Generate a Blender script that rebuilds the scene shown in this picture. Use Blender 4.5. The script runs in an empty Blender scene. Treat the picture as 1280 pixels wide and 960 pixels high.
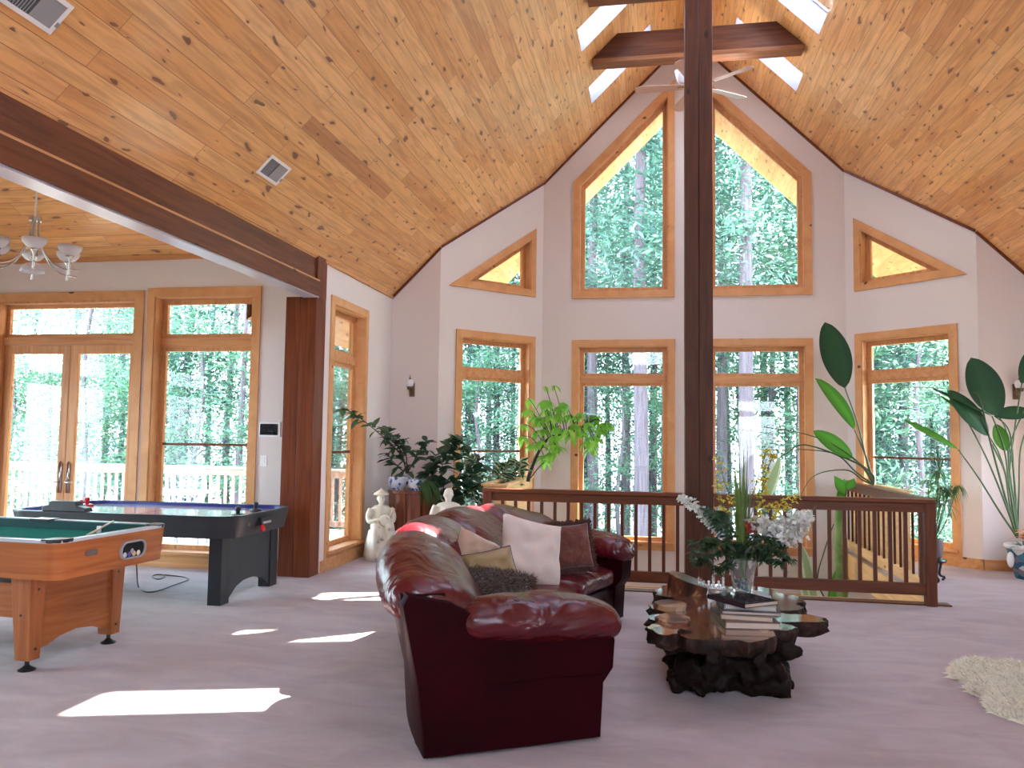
import bpy, bmesh, math, random
from math import sin, cos, pi, radians as R
from mathutils import Vector as V, Matrix, noise
from mathutils.geometry import tessellate_polygon
random.seed(7)
S = bpy.context.scene
COL = S.collection

# ------------------------------------------------------------------ camera
FPX, YAW, TILT, ROLL, EYE = 1000.0, R(10.328), R(3.741), R(.7873), 1.55
fwd = V((-sin(YAW)*cos(TILT), cos(YAW)*cos(TILT), sin(TILT)))
rt0 = V((cos(YAW), sin(YAW), 0)); up0 = rt0.cross(fwd)
rt = rt0*cos(ROLL)+up0*sin(ROLL); up = -rt0*sin(ROLL)+up0*cos(ROLL)
cam_d = bpy.data.cameras.new('camera'); cam = bpy.data.objects.new('camera', cam_d); COL.objects.link(cam)
cam.matrix_world = Matrix(((rt.x, up.x, -fwd.x, 0), (rt.y, up.y, -fwd.y, 0), (rt.z, up.z, -fwd.z, EYE), (0, 0, 0, 1)))
cam_d.sensor_width = 36; cam_d.lens = 36*FPX/1280; cam_d.clip_start = .05; cam_d.clip_end = 300
S.camera = cam

def ray(px, py): return rt*((px-640)/FPX)+up*((480-py)/FPX)+fwd
def at(px, py, y):            # the world point seen at a photo pixel, on the plane Y = y
    d = ray(px, py); return V((0, 0, EYE))+d*(y/d.y)
def atz(px, py, z):
    d = ray(px, py); return V((0, 0, EYE))+d*((z-EYE)/d.z)

# ------------------------------------------------------------------ materials
def new_mat(name):
    m = bpy.data.materials.new(name); m.use_nodes = True
    nt = m.node_tree; b = nt.nodes['Principled BSDF']
    return m, nt, b
def N(nt, t, **k):
    n = nt.nodes.new(t)
    for a, v in k.items():
        if a in n.inputs: n.inputs[a].default_value = v
        else: setattr(n, a, v)
    return n
def ramp(nt, pts, fac=None):
    r = nt.nodes.new('ShaderNodeValToRGB'); e = r.color_ramp.elements
    while len(e) < len(pts): e.new(.5)
    for i, (p, c) in enumerate(pts):
        e[i].position = p; e[i].color = (c[0], c[1], c[2], 1) if hasattr(c, '__len__') else (c, c, c, 1)
    if fac is not None: nt.links.new(fac, r.inputs[0])
    return r
def mix(nt, f, a, b, mode='MIX'):
    m = nt.nodes.new('ShaderNodeMix'); m.data_type = 'RGBA'; m.blend_type = mode
    for s, v in ((m.inputs[0], f), (m.inputs[6], a), (m.inputs[7], b)):
        if isinstance(v, bpy.types.NodeSocket): nt.links.new(v, s)
        elif hasattr(v, '__len__'): s.default_value = (v[0], v[1], v[2], 1)
        else: s.default_value = v
    return m.outputs[2]
def coords(nt, kind='Object', scale=(1, 1, 1), rot=(0, 0, 0)):
    tc = nt.nodes.new('ShaderNodeTexCoord'); mp = nt.nodes.new('ShaderNodeMapping')
    mp.inputs['Scale'].default_value = scale; mp.inputs['Rotation'].default_value = rot
    nt.links.new(tc.outputs[kind], mp.inputs[0]); return mp.outputs[0]
def tex(nt, vec, t='ShaderNodeTexNoise', **k):
    n = N(nt, t, **k); nt.links.new(vec, n.inputs['Vector']); return n
def bump(nt, b, h, strength=.3, dist=.01):
    n = N(nt, 'ShaderNodeBump', Strength=strength, Distance=dist); nt.links.new(h, n.inputs['Height'])
    nt.links.new(n.outputs[0], b.inputs['Normal'])
def plain(name, col, rough=.5, metal=0., noise_s=0, var=.15, bmp=0., coat=0., sheen=0., trans=0., ior=1.45, sub=None):
    m, nt, b = new_mat(name)
    b.inputs['Base Color'].default_value = (*col, 1); b.inputs['Roughness'].default_value = rough
    b.inputs['Metallic'].default_value = metal; b.inputs['Coat Weight'].default_value = coat
    b.inputs['Sheen Weight'].default_value = sheen; b.inputs['Transmission Weight'].default_value = trans
    b.inputs['IOR'].default_value = ior
    if noise_s:
        n = tex(nt, coords(nt), Scale=noise_s, Detail=4.)
        c = mix(nt, n.outputs[0], [x*(1-var) for x in col], [min(1, x*(1+var)) for x in col])
        nt.links.new(c, b.inputs['Base Color'])
        if bmp: bump(nt, b, n.outputs[0], bmp, .01)
    return m
def timber(name, dark, light, axis=2, rough=.4, knots=True, grain=1., knotcol=(.09, .03, .012), coat=.0):
    m, nt, b = new_mat(name); b.inputs['Specular IOR Level'].default_value = .22
    sc = [14., 14., 14.]
    if axis == 'xy': sc = [.9, .9, 16.]
    elif axis == 'iso': sc = [2.6, 2.6, 2.6]; axis = 0
    else: sc[axis] = .9
    v = coords(nt, 'Object', sc)
    n = tex(nt, v, Scale=1.6*grain, Detail=5., Distortion=.6)
    r = ramp(nt, [(.32, dark), (.68, light)], n.outputs[0])
    col = r.outputs[0]
    if knots:
        ks = [3.2, 3.2, 3.2]
        ks[axis] = 1.7
        vo = tex(nt, coords(nt, 'Object', ks), 'ShaderNodeTexVoronoi', Scale=1.)
        kr = ramp(nt, [(.0, 1.), (.055, .9), (.085, 0.)], vo.outputs['Distance'])
        col = mix(nt, kr.outputs[0], col, knotcol)
    nt.links.new(col, b.inputs['Base Color'])
    b.inputs['Roughness'].default_value = rough; b.inputs['Coat Weight'].default_value = coat
    bump(nt, b, n.outputs[0], .06, .004)
    return m
def planks(name, c1, c2, w=.14, L=2.3, gap=.35, knot=(.13, .045, .02), rough=.38, coat=.0, tone=(.62, .30, .12)):
    m, nt, b = new_mat(name)
    tc = nt.nodes.new('ShaderNodeTexCoord'); uv = tc.outputs['UV']
    br = N(nt, 'ShaderNodeTexBrick', Scale=1.0); br.offset = .37; br.offset_frequency = 2
    br.inputs['Mortar Size'].default_value = .003; br.inputs['Mortar Smooth'].default_value = .2
    br.inputs['Brick Width'].default_value = L; br.inputs['Row Height'].default_value = w; br.inputs['Bias'].default_value = 0.
    br.inputs['Color1'].default_value = (0, 0, 0, 1); br.inputs['Color2'].default_value = (1, 1, 1, 1)
    br.inputs['Mortar'].default_value = (.5, .5, .5, 1)
    nt.links.new(uv, br.inputs['Vector'])
    sep = N(nt, 'ShaderNodeSeparateColor'); nt.links.new(br.outputs[0], sep.inputs[0])
    base = ramp(nt, [(0., tone), (.05, c1), (.55, [(a+c)/2 for a, c in zip(c1, c2)]), (1., c2)], sep.outputs[0]).outputs[0]
    mp = N(nt, 'ShaderNodeMapping'); mp.inputs['Scale'].default_value = (.7, 9, 1); nt.links.new(uv, mp.inputs[0])
    # shift the grain from board to board
    cmb = N(nt, 'ShaderNodeCombineXYZ'); mu = N(nt, 'ShaderNodeMath', operation='MULTIPLY'); mu.inputs[1].default_value = 37.
    nt.links.new(sep.outputs[0], mu.inputs[0]); nt.links.new(mu.outputs[0], cmb.inputs[2]); nt.links.new(mu.outputs[0], cmb.inputs[0])
    ad = N(nt, 'ShaderNodeVectorMath', operation='ADD'); nt.links.new(mp.outputs[0], ad.inputs[0]); nt.links.new(cmb.outputs[0], ad.inputs[1])
    g = tex(nt, ad.outputs[0], Scale=2.2, Detail=5., Distortion=1.2)
    gr = ramp(nt, [(.3, (.64, .56, .50)), (.6, (1, 1, 1))], g.outputs[0])
    col = mix(nt, .8, base, gr.outputs[0], 'MULTIPLY')
    kp = N(nt, 'ShaderNodeMapping'); kp.inputs['Scale'].default_value = (2.6, 7.5, 1); nt.links.new(uv, kp.inputs[0])
    nz = tex(nt, kp.outputs[0], Scale=1.1, Detail=2.)
    ka = N(nt, 'ShaderNodeVectorMath', operation='ADD'); nt.links.new(kp.outputs[0], ka.inputs[0]); nt.links.new(nz.outputs['Color'], ka.inputs[1])
    vo = tex(nt, ka.outputs[0], 'ShaderNodeTexVoronoi', Scale=1.25)
    vo.voronoi_dimensions = '2D'
    sp = N(nt, 'ShaderNodeSeparateColor'); nt.links.new(vo.outputs['Color'], sp.inputs[0])
    t0 = N(nt, 'ShaderNodeMath', operation='SUBTRACT', use_clamp=True); t0.inputs[1].default_value = .42; nt.links.new(sp.outputs[0], t0.inputs[0])
    th = N(nt, 'ShaderNodeMath', operation='MULTIPLY'); th.inputs[1].default_value = .27; nt.links.new(t0.outputs[0], th.inputs[0])
    lt = N(nt, 'ShaderNodeMath', operation='LESS_THAN'); nt.links.new(vo.outputs['Distance'], lt.inputs[0]); nt.links.new(th.outputs[0], lt.inputs[1])
    ho = N(nt, 'ShaderNodeMath', operation='MULTIPLY_ADD'); ho.inputs[1].default_value = 2.2; ho.inputs[2].default_value = .0005; nt.links.new(th.outputs[0], ho.inputs[0])
    dv = N(nt, 'ShaderNodeMath', operation='DIVIDE'); nt.links.new(vo.outputs['Distance'], dv.inputs[0]); nt.links.new(ho.outputs[0], dv.inputs[1])
    hr = ramp(nt, [(.35, .5), (1., 0.)], dv.outputs[0])
    col = mix(nt, hr.outputs[0], col, (.40, .17, .06))
    f = N(nt, 'ShaderNodeMath', operation='MULTIPLY'); f.inputs[1].default_value = .8; nt.links.new(lt.outputs[0], f.inputs[0])
    col = mix(nt, f.outputs[0], col, knot)
    gp = N(nt, 'ShaderNodeMath', operation='MULTIPLY'); gp.inputs[1].default_value = gap*2; nt.links.new(br.outputs['Fac'], gp.inputs[0])
    col = mix(nt, gp.outputs[0], col, (.22, .085, .03))
    nt.links.new(col, b.inputs['Base Color']); b.inputs['Roughness'].default_value = rough; b.inputs['Coat Weight'].default_value = coat
    inv = N(nt, 'ShaderNodeMath', operation='SUBTRACT'); inv.inputs[0].default_value = 1.; nt.links.new(br.outputs['Fac'], inv.inputs[1])
    bump(nt, b, inv.outputs[0], .5, .004)
    return m
def foliage(name, a, b_, trans=.4, rough=.5, scale=3., tc=(.35, .6, .12)):
    m, nt, b = new_mat(name)
    n = tex(nt, coords(nt), Scale=scale, Detail=3.)
    r = ramp(nt, [(.35, a), (.65, b_)], n.outputs[0])
    col = r.outputs[0]
    nt.links.new(col, b.inputs['Base Color']); b.inputs['Roughness'].default_value = rough
    tr = N(nt, 'ShaderNodeBsdfTranslucent'); c2 = mix(nt, .5, col, tc); nt.links.new(c2, tr.inputs[0])
    ms = N(nt, 'ShaderNodeMixShader'); ms.inputs[0].default_value = trans
    nt.links.new(b.outputs[0], ms.inputs[1]); nt.links.new(tr.outputs[0], ms.inputs[2])
    nt.links.new(ms.outputs[0], nt.nodes['Material Output'].inputs[0])
    return m
def edged_leaf(name, mid, edge, trans=.3):   # leaf with a paler rim, by UV x across the blade
    m, nt, b = new_mat(name)
    tc = N(nt, 'ShaderNodeTexCoord'); sx = N(nt, 'ShaderNodeSeparateXYZ'); nt.links.new(tc.outputs['UV'], sx.inputs[0])
    s = N(nt, 'ShaderNodeMath', operation='SUBTRACT'); s.inputs[1].default_value = .5; nt.links.new(sx.outputs[0], s.inputs[0])
    a = N(nt, 'ShaderNodeMath', operation='ABSOLUTE'); nt.links.new(s.outputs[0], a.inputs[0])
    n = tex(nt, coords(nt), Scale=25., Detail=3.)
    ad = N(nt, 'ShaderNodeMath', operation='MULTIPLY_ADD'); ad.inputs[1].default_value = .2; nt.links.new(n.outputs[0], ad.inputs[0]); nt.links.new(a.outputs[0], ad.inputs[2])
    r = ramp(nt, [(.0, [x*1.4 for x in mid]), (.05, mid), (.36, mid), (.46, edge)], ad.outputs[0])
    nt.links.new(r.outputs[0], b.inputs['Base Color']); b.inputs['Roughness'].default_value = .42; b.inputs['Specular IOR Level'].default_value = .25
    tr = N(nt, 'ShaderNodeBsdfTranslucent'); nt.links.new(r.outputs[0], tr.inputs[0])
    ms = N(nt, 'ShaderNodeMixShader'); ms.inputs[0].default_value = trans
    nt.links.new(b.outputs[0], ms.inputs[1]); nt.links.new(tr.outputs[0], ms.inputs[2])
    nt.links.new(ms.outputs[0], nt.nodes['Material Output'].inputs[0])
    return m
def pane_glass(name, tint=(.9, .95, .93), refl=.5):
    m, nt, b = new_mat(name); nt.nodes.remove(b)
    t = N(nt, 'ShaderNodeBsdfTransparent'); t.inputs[0].default_value = (*tint, 1)
    g = N(nt, 'ShaderNodeBsdfGlossy'); g.inputs['Roughness'].default_value = .0
    fr = N(nt, 'ShaderNodeFresnel'); fr.inputs['IOR'].default_value = 1.45
    mu = N(nt, 'ShaderNodeMath', operation='MULTIPLY'); mu.inputs[1].default_value = refl; nt.links.new(fr.outputs[0], mu.inputs[0])
    ms = N(nt, 'ShaderNodeMixShader'); nt.links.new(mu.outputs[0], ms.inputs[0])
    nt.links.new(t.outputs[0], ms.inputs[1]); nt.links.new(g.outputs[0], ms.inputs[2])
    nt.links.new(ms.outputs[0], nt.nodes['Material Output'].inputs[0])
    return m

M = {}
M['wall'] = plain('painted_plaster', (.67, .60, .565), .85, noise_s=1.5, var=.03)
M['wall_ext'] = plain('exterior_siding', (.35, .2, .12), .8, noise_s=3)
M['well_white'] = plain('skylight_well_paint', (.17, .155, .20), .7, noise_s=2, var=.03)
m, nt, b = new_mat('carpet'); c = coords(nt)
n1 = tex(nt, coords(nt, 'Object', (1., 2.2, 1.)), Scale=1.6, Detail=7., Roughness=.62, Distortion=.9); n2 = tex(nt, c, Scale=260., Detail=2.)
cc = ramp(nt, [(.3, (.28, .20, .20)), (.7, (.40, .31, .315))], n1.outputs[0]).outputs[0]
cc = mix(nt, .35, cc, n2.outputs[0], 'OVERLAY')
nt.links.new(cc, b.inputs['Base Color']); b.inputs['Roughness'].default_value = .95; b.inputs['Sheen Weight'].default_value = .3
bump(nt, b, n2.outputs[0], .4, .006); M['carpet'] = m
M['ceil'] = planks('knotty_pine_ceiling', (.70, .335, .105), (.84, .48, .19), w=.145, L=2.1, rough=.33, coat=.15, tone=(.52, .22, .075))
M['soffit'] = planks('pine_soffit', (.62, .36, .18), (.72, .46, .26), w=.145, L=3, rough=.5)
M['deckwood'] = planks('deck_boards', (.42, .27, .19), (.52, .36, .26), w=.14, L=4, rough=.7)
M['trimv'] = timber('pine_trim_upright', (.50, .22, .085), (.66, .34, .15), 2, .38)
M['casing'] = timber('pine_casing', (.56, .27, .11), (.66, .35, .155), 'iso', .4)
M['trimh'] = timber('pine_trim_level', (.50, .22, .085), (.66, .34, .15), 0, .38)
M['trimy'] = timber('pine_trim_along', (.50, .22, .085), (.66, .34, .15), 1, .38)
M['pinelight'] = timber('light_pine', (.60, .34, .14), (.74, .48, .22), 1, .45)
M['beam'] = timber('dark_beam', (.10, .030, .012), (.18, .058, .022), 1, .4, knots=True, knotcol=(.03, .012, .008))
M['post'] = timber('dark_post', (.050, .014, .006), (.088, .027, .011), 2, .5, knots=True, knotcol=(.015, .006, .004))
M['tie'] = timber('dark_tie', (.07, .022, .011), (.13, .045, .02), 0, .42, knots=False)
M['rail'] = timber('rail_wood', (.085, .022, .008), (.15, .042, .014), 0, .42, knots=False)
M['railv'] = timber('baluster_wood', (.08, .020, .008), (.14, .04, .014), 2, .42, knots=False)
M['column'] = timber('red_column', (.11, .024, .008), (.18, .046, .015), 2, .36, knots=False)
M['glass'] = pane_glass('window_glass', (.90, .96, .95), .5)
M['clear'] = pane_glass('skylight_glass', (.97, .98, 1.), .3)
M['brass'] = plain('brass', (.72, .53, .25), .25, 1.)
M['nickel'] = plain('brushed_nickel', (.62, .60, .60), .25, 1.)
M['white'] = plain('white_paint', (.80, .79, .78), .45)
M['grey'] = plain('grey_metal', (.30, .30, .31), .5)
M['darkgrey'] = plain('dark_grille', (.06, .06, .065), .6)
M['black'] = plain('black_plastic', (.012, .013, .016), .35, noise_s=20, var=.2)
M['frost'] = plain('frosted_shade', (.82, .78, .80), .5, trans=.25)
M['red'] = plain('red_plastic', (.55, .01, .02), .25)
M['crystal'] = plain('crystal', (.95, .97, .98), .03, trans=.9, ior=1.5)

# ------------------------------------------------------------------ mesh builder
class MB:
    def __init__(s): s.v = []; s.f = []; s.uv = None
    def add(s, vs, fs):
        o = len(s.v); s.v += [tuple(x) for x in vs]; s.f += [tuple(i+o for i in f) for f in fs]; return s
    def box(s, c, d, rz=0, mat=None):
        x, y, z = d[0]/2, d[1]/2, d[2]/2
        vs = [V((a*x, b*y, e*z)) for a in (-1, 1) for b in (-1, 1) for e in (-1, 1)]
        mm = mat or Matrix.Rotation(rz, 3, 'Z'); c = V(c)
        return s.add([mm @ q+c for q in vs], [(0, 1, 3, 2), (4, 6, 7, 5), (0, 4, 5, 1), (2, 3, 7, 6), (0, 2, 6, 4), (1, 5, 7, 3)])
    def span(s, a, b): return s.box([(a[i]+b[i])/2 for i in range(3)], [abs(b[i]-a[i]) for i in range(3)])
    def bar(s, a, b, w, h, upv=(0, 0, 1)):
        a, b = V(a), V(b); d = (b-a); L = d.length; d.normalize(); u = V(upv)
        x = d.cross(u)
        if x.length < 1e-4: x = V((1, 0, 0))
        x.normalize(); z = x.cross(d)
        return s.box((a+b)/2, (w, L, h), mat=Matrix((x, d, z)).transposed())
    def tube(s, pts, r, n=8, cap=True):
        pts = [V(p) for p in pts]; rs = r if hasattr(r, '__len__') else [r]*len(pts)
        ref = None; base = len(s.v); vs = []; fs = []
        for i, p in enumerate(pts):
            d = (pts[min(i+1, len(pts)-1)]-pts[max(i-1, 0)]).normalized()
            if ref is None: ref = d.orthogonal().normalized()
            ref = (ref-d*ref.dot(d)).normalized(); y = d.cross(ref)
            for k in range(n): a = 2*pi*k/n; vs.append(p+(ref*cos(a)+y*sin(a))*rs[i])
        for i in range(len(pts)-1):
            for k in range(n): k2 = (k+1) % n; fs.append((i*n+k, i*n+k2, (i+1)*n+k2, (i+1)*n+k))
        if cap: fs.append(tuple(range(n-1, -1, -1))); fs.append(tuple((len(pts)-1)*n+k for k in range(n)))
        return s.add(vs, fs)
    def lathe(s, prof, c=(0, 0, 0), n=24, wob=None):
        vs = []; fs = []; c = V(c)
        for r, z in prof:
            for k in range(n):
                a = 2*pi*k/n; q = wob(a, z) if wob else 1.
                vs.append(c+V((r*q*cos(a), r*q*sin(a), z)))
        for i in range(len(prof)-1):
            for k in range(n): k2 = (k+1) % n; fs.append((i*n+k, i*n+k2, (i+1)*n+k2, (i+1)*n+k))
        if prof[0][0] > 1e-4: fs.append(tuple(range(n-1, -1, -1)))
        if prof[-1][0] > 1e-4: fs.append(tuple((len(prof)-1)*n+k for k in range(n)))
        return s.add(vs, fs)
    def ball(s, c, r, n=12, m=8):
        r = r if hasattr(r, '__len__') else (r, r, r); c = V(c); vs = []; fs = []
        for i in range(m+1):
            t = pi*i/m
            for k in range(n): a = 2*pi*k/n; vs.append(c+V((r[0]*sin(t)*cos(a), r[1]*sin(t)*sin(a), -r[2]*cos(t))))
        for i in range(m):
            for k in range(n): k2 = (k+1) % n; fs.append((i*n+k, i*n+k2, (i+1)*n+k2, (i+1)*n+k))
        return s.add(vs, fs)
    def prism(s, poly, z0, z1, T=None):   # 2D polygon extruded; T maps (x, y, z) to world
        n = len(poly); T = T or (lambda x, y, z: (x, y, z))
        vs = [T(x, y, z0) for x, y in poly]+[T(x, y, z1) for x, y in poly]
        fs = [tuple(range(n-1, -1, -1)), tuple(range(n, 2*n))]+[(i, (i+1) % n, n+(i+1) % n, n+i) for i in range(n)]
        return s.add(vs, fs)
    def grid(s, fn, nu, nv, closeu=False):
        vs = [fn(i/(nu if closeu else nu-1), j/(nv-1)) for j in range(nv) for i in range(nu)]; fs = []
        for j in range(nv-1):
            for i in range(nu if closeu else nu-1):
                i2 = (i+1) % nu; fs.append((j*nu+i, j*nu+i2, (j+1)*nu+i2, (j+1)*nu+i))
        return s.add(vs, fs)
    def build(s, name, mat, parent=None, smooth=False, bevel=0, uvf=None, loc=None, fix=True, uvs=None, sub=0):
        me = bpy.data.meshes.new(name); me.from_pydata(s.v, [], s.f)
        if fix:
            bm = bmesh.new(); bm.from_mesh(me); bmesh.ops.remove_doubles(bm, verts=bm.verts, dist=1e-5) if not uvs else None
            bmesh.ops.recalc_face_normals(bm, faces=bm.faces); bm.to_mesh(me); bm.free()
        if smooth:
            for p in me.polygons: p.use_smooth = True
            if smooth == 'auto': me.set_sharp_from_angle(angle=R(35))
        if uvf or uvs:
            ul = me.uv_layers.new(name='UVMap')
            for l in me.loops:
                ul.data[l.index].uv = uvf(me.vertices[l.vertex_index].co) if uvf else uvs[l.vertex_index]
        me.materials.append(M[mat] if isinstance(mat, str) else mat)
        o = bpy.data.objects.new(name, me); COL.objects.link(o)
        if parent: o.parent = parent
        if loc: o.location = loc
        if bevel:
            bv = o.modifiers.new('bevel', 'BEVEL'); bv.width = bevel; bv.segments = 2; bv.limit_method = 'ANGLE'; bv.angle_limit = R(40)
        if sub:
            sm = o.modifiers.new('sub', 'SUBSURF'); sm.levels = sm.render_levels = sub
        return o
def struct(o): o['kind'] = 'structure'; return o
def tag(o, label, cat, group=None, kind=None):
    o['label'] = label; o['category'] = cat
    if group: o['group'] = group
    if kind: o['kind'] = kind
    return o
def thing(name, label, cat, loc=(0, 0, 0), rz=0, group=None):
    o = bpy.data.objects.new(name, None); COL.objects.link(o); o.location = loc; o.rotation_euler = (0, 0, rz); o.empty_display_size = .1
    return tag(o, label, cat, group)
def copy_tree(o, parent=None):
    c = o.copy(); COL.objects.link(c)
    if parent: c.parent = parent
    for ch in list(o.children): copy_tree(ch, c)
    return c
def sempty(name, loc=(0, 0, 0)):
    o = bpy.data.objects.new(name, None); COL.objects.link(o); o.location = loc; return struct(o)

def offset(poly, d):          # inset a counter-clockwise polygon by d
    n = len(poly); out = []
    for i in range(n):
        p0, p1, p2 = V(poly[i-1]), V(poly[i]), V(poly[(i+1) % n])
        e1 = (p1-p0).normalized(); e2 = (p2-p1).normalized()
        n1 = V((-e1.y, e1.x)); n2 = V((-e2.y, e2.x)); k = 1+n1.dot(n2)
        out.append(tuple(p1+(n1+n2)*(d/max(k, .15))))
    return out
def ring(mb, poly, w, d0, d1, T):   # mitred frame between polygon and its inset, depths d0..d1
    n = len(poly); q = offset(poly, w)
    vs = [T(x, y, d0) for x, y in poly]+[T(x, y, d0) for x, y in q]+[T(x, y, d1) for x, y in poly]+[T(x, y, d1) for x, y in q]
    fs = []
    for i in range(n):
        j = (i+1) % n
        fs += [(i, j, n+j, n+i), (2*n+i, 3*n+i, 3*n+j, 2*n+j), (i, 2*n+i, 2*n+j, j), (n+i, n+j, 3*n+j, 3*n+i)]
    mb.add(vs, fs); return q
# ------------------------------------------------------------------ room shell
RX, RZ = .46, 7.66            # ridge
def roofz(x): return RZ-abs(x-RX)
class Frame:                  # wall plane: u along the wall, z up, d outward through the wall
    def __init__(s, a, b):    # a, b floor points; the outside lies to the left of a->b
        s.O = V((a[0], a[1], 0)); e = V((b[0]-a[0], b[1]-a[1], 0)); s.L = e.length; s.U = e/s.L; s.No = V((-s.U.y, s.U.x, 0))
    def __call__(s, u, z, d): return s.O+s.U*u+V((0, 0, z))+s.No*d
TH = .2
def wall(name, fr, outer, holes, mat='wall', th=TH):
    loops = [outer]+holes; pts = [p for l in loops for p in l]
    tri = tessellate_polygon([[V((x, y, 0)) for x, y in l] for l in loops])
    mb = MB(); n = len(pts)
    vs = [fr(x, y, 0) for x, y in pts]+[fr(x, y, th) for x, y in pts]
    fs = [tuple(t) for t in tri]+[(t[0]+n, t[2]+n, t[1]+n) for t in tri]
    k = 0
    for l in loops:
        m_ = len(l)
        for i in range(m_): j = (i+1) % m_; fs.append((k+i, k+j, n+k+j, n+k+i))
        k += m_
    mb.add(vs, fs); return struct(mb.build(name, mat))
def rect(u0, z0, u1, z1): return [(u0, z0), (u1, z0), (u1, z1), (u0, z1)]
def lite(root, poly, T, d, sash=.045, fname='sash', glass='glass', mat='trimv'):
    mb = MB(); q = ring(mb, poly, sash, d-.02, d+.03, T); so = mb.build(fname, mat, root)
    g = MB(); n = len(q); g.prism(q, d, d+.006, T); g.build('pane', glass, so)
    return so
WN = [0]
def window(T, outer, bars=(), casing=.1, sash=.045, depth=.13, name=None, sill=True, glass='glass', mids=()):
    """outer: casing outline. bars: (z0, z1) transoms. mids: z of thin meeting rails."""
    WN[0] += 1; root = sempty(name or 'window_%d' % WN[0])
    mb = MB(); hole = ring(mb, outer, casing, -.022, .0, T); mb.build('casing', 'casing', root, bevel=.003)
    mb = MB(); ring(mb, hole, .014, -.01, TH, T); mb.build('jamb', 'casing', root)
    inn = offset(hole, .014)
    mb = MB(); fr = ring(mb, inn, .02, depth-.03, depth+.05, T); mb.build('window_frame', 'trimh', root)
    xs = [p[0] for p in fr]; zs = [p[1] for p in fr]; x0, x1, z0, z1 = min(xs), max(xs), min(zs), max(zs)
    if bars:
        zz = z0
        for b0, b1 in bars:
            mb = MB(); c = [T(x0, b0, depth-.04), T(x1, b1, depth+.05)]
            mb.prism(rect(x0, b0, x1, b1), depth-.04, depth+.05, T); mb.build('transom', 'trimh', root, bevel=.004)
        spans = [(z0, bars[0][0]), (bars[-1][1], z1)]
        for a, b_ in spans:
            so = lite(root, rect(x0, a, x1, b_), T, depth, sash, glass=glass)
            for mz in mids:
                if a < mz < b_: mb = MB(); mb.prism(rect(x0+sash, mz-.014, x1-sash, mz+.014), depth-.015, depth+.03, T); mb.build('meeting_rail', 'column', so)
    else: lite(root, fr, T, depth, sash, glass=glass)
    if sill:
        mb = MB(); mb.prism(rect(x0-.10, z0-.050, x1+.10, z0-.010), -.06, depth-.03, T); mb.build('sill', 'trimh', root, bevel=.005)
    return root, hole

YC, YS = 12.04, 10.75         # bay back wall, shoulders
XL, XR = -3.70, 4.62          # side walls
CL, CR = (-3.0, YS), (3.92, YS); BL, BR = (-1.735, YC), (2.655, YC)
LOW = -2.75
# --- bay centre wall
f = Frame(BR, BL)             # u runs towards -X
f = Frame(BL, BR)
def fx(fr): return fr
T = Frame(BL, BR); ux = lambda x: x-BL[0]
lowL = rect(ux(-1.28), -.09, ux(.255), 3.02); lowR = rect(ux(.665), -.09, ux(2.20), 3.02)
upL = [(ux(-1.28), 3.65), (ux(.25), 3.65), (ux(.25), 6.98), (ux(-1.28), 5.455)]
upR = [(ux(.67), 3.65), (ux(2.2), 3.65), (ux(2.2), 5.455), (ux(.67), 6.98)]
baL = rect(ux(-1.28), -2.45, ux(.255), -.62); baR = rect(ux(.665), -2.45, ux(2.20), -.62)
holes = []
for w, bars in ((lowL, ((2.375, 2.475),)), (lowR, ((2.375, 2.475),)), (upL, ()), (upR, ()), (baL, ()), (baR, ())):
    holes.append(window(T, w, bars, sill=(w in (lowL, lowR)))[1])
wall('wall_back', T, [(0, LOW), (T.L, LOW), (T.L, roofz(BR[0])+.1), (ux(RX), RZ+.1), (0, roofz(BL[0])+.1)], holes)
# --- angled walls
T = Frame(CL, BL); k = T.L/(BL[0]-CL[0])
w1 = rect(.27, .09, 1.67, 3.06); w2 = [(.13, 3.665), (1.665, 3.665), (1.665, 4.73)]
h = [window(T, w1, ((2.40, 2.50),), mids=(1.33,))[1], window(T, w2, sill=False)[1]]
wall('wall_angled_left', T, [(0, LOW), (T.L, LOW), (T.L, roofz(BL[0])+.1), (0, roofz(CL[0])+.1)], h)
T = Frame(BR, CR); L_ = T.L
w1 = rect(L_-1.67, .09, L_-.25, 3.06); w2 = [(L_-1.665, 3.665), (L_-.10, 3.665), (L_-1.665, 4.73)]
h = [window(T, w1, ((2.40, 2.50),), mids=(1.33,))[1], window(T, w2, sill=False)[1]]
wall('wall_angled_right', T, [(0, LOW), (L_, LOW), (L_, roofz(CR[0])+.1), (0, roofz(BR[0])+.1)], h)
# --- shoulders
T = Frame((XL, YS), CL); wall('wall_shoulder_left', T, [(0, -.3), (T.L, -.3), (T.L, roofz(CL[0])+.1), (0, roofz(XL)+.1)], [])
T = Frame(CR, (XR, YS)); wall('wall_shoulder_right', T, [(0, -.3), (T.L, -.3), (T.L, roofz(XR)+.1), (0, roofz(CR[0])+.1)], [])
# --- left wall with its window
YD = 8.447
T = Frame((XL, YD-.1), (XL, YS)); u0 = YD-.1
h = [window(T, rect(8.60-u0, .10, 9.80-u0, 3.15), ((2.42, 2.52),), mids=(1.33,), depth=.14)[1]]
wall('wall_left', T, rect(0, -.3, T.L, roofz(XL)+.1), h)
# --- dining wall
T = Frame((-9.2, YD), (-4.0, YD)); ud = lambda x: x+9.2
h = []
h.append(window(T, rect(ud(-5.92), .06, ud(-4.475), 3.235), ((2.545, 2.66),), mids=(1.405,), depth=.14)[1])
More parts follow.
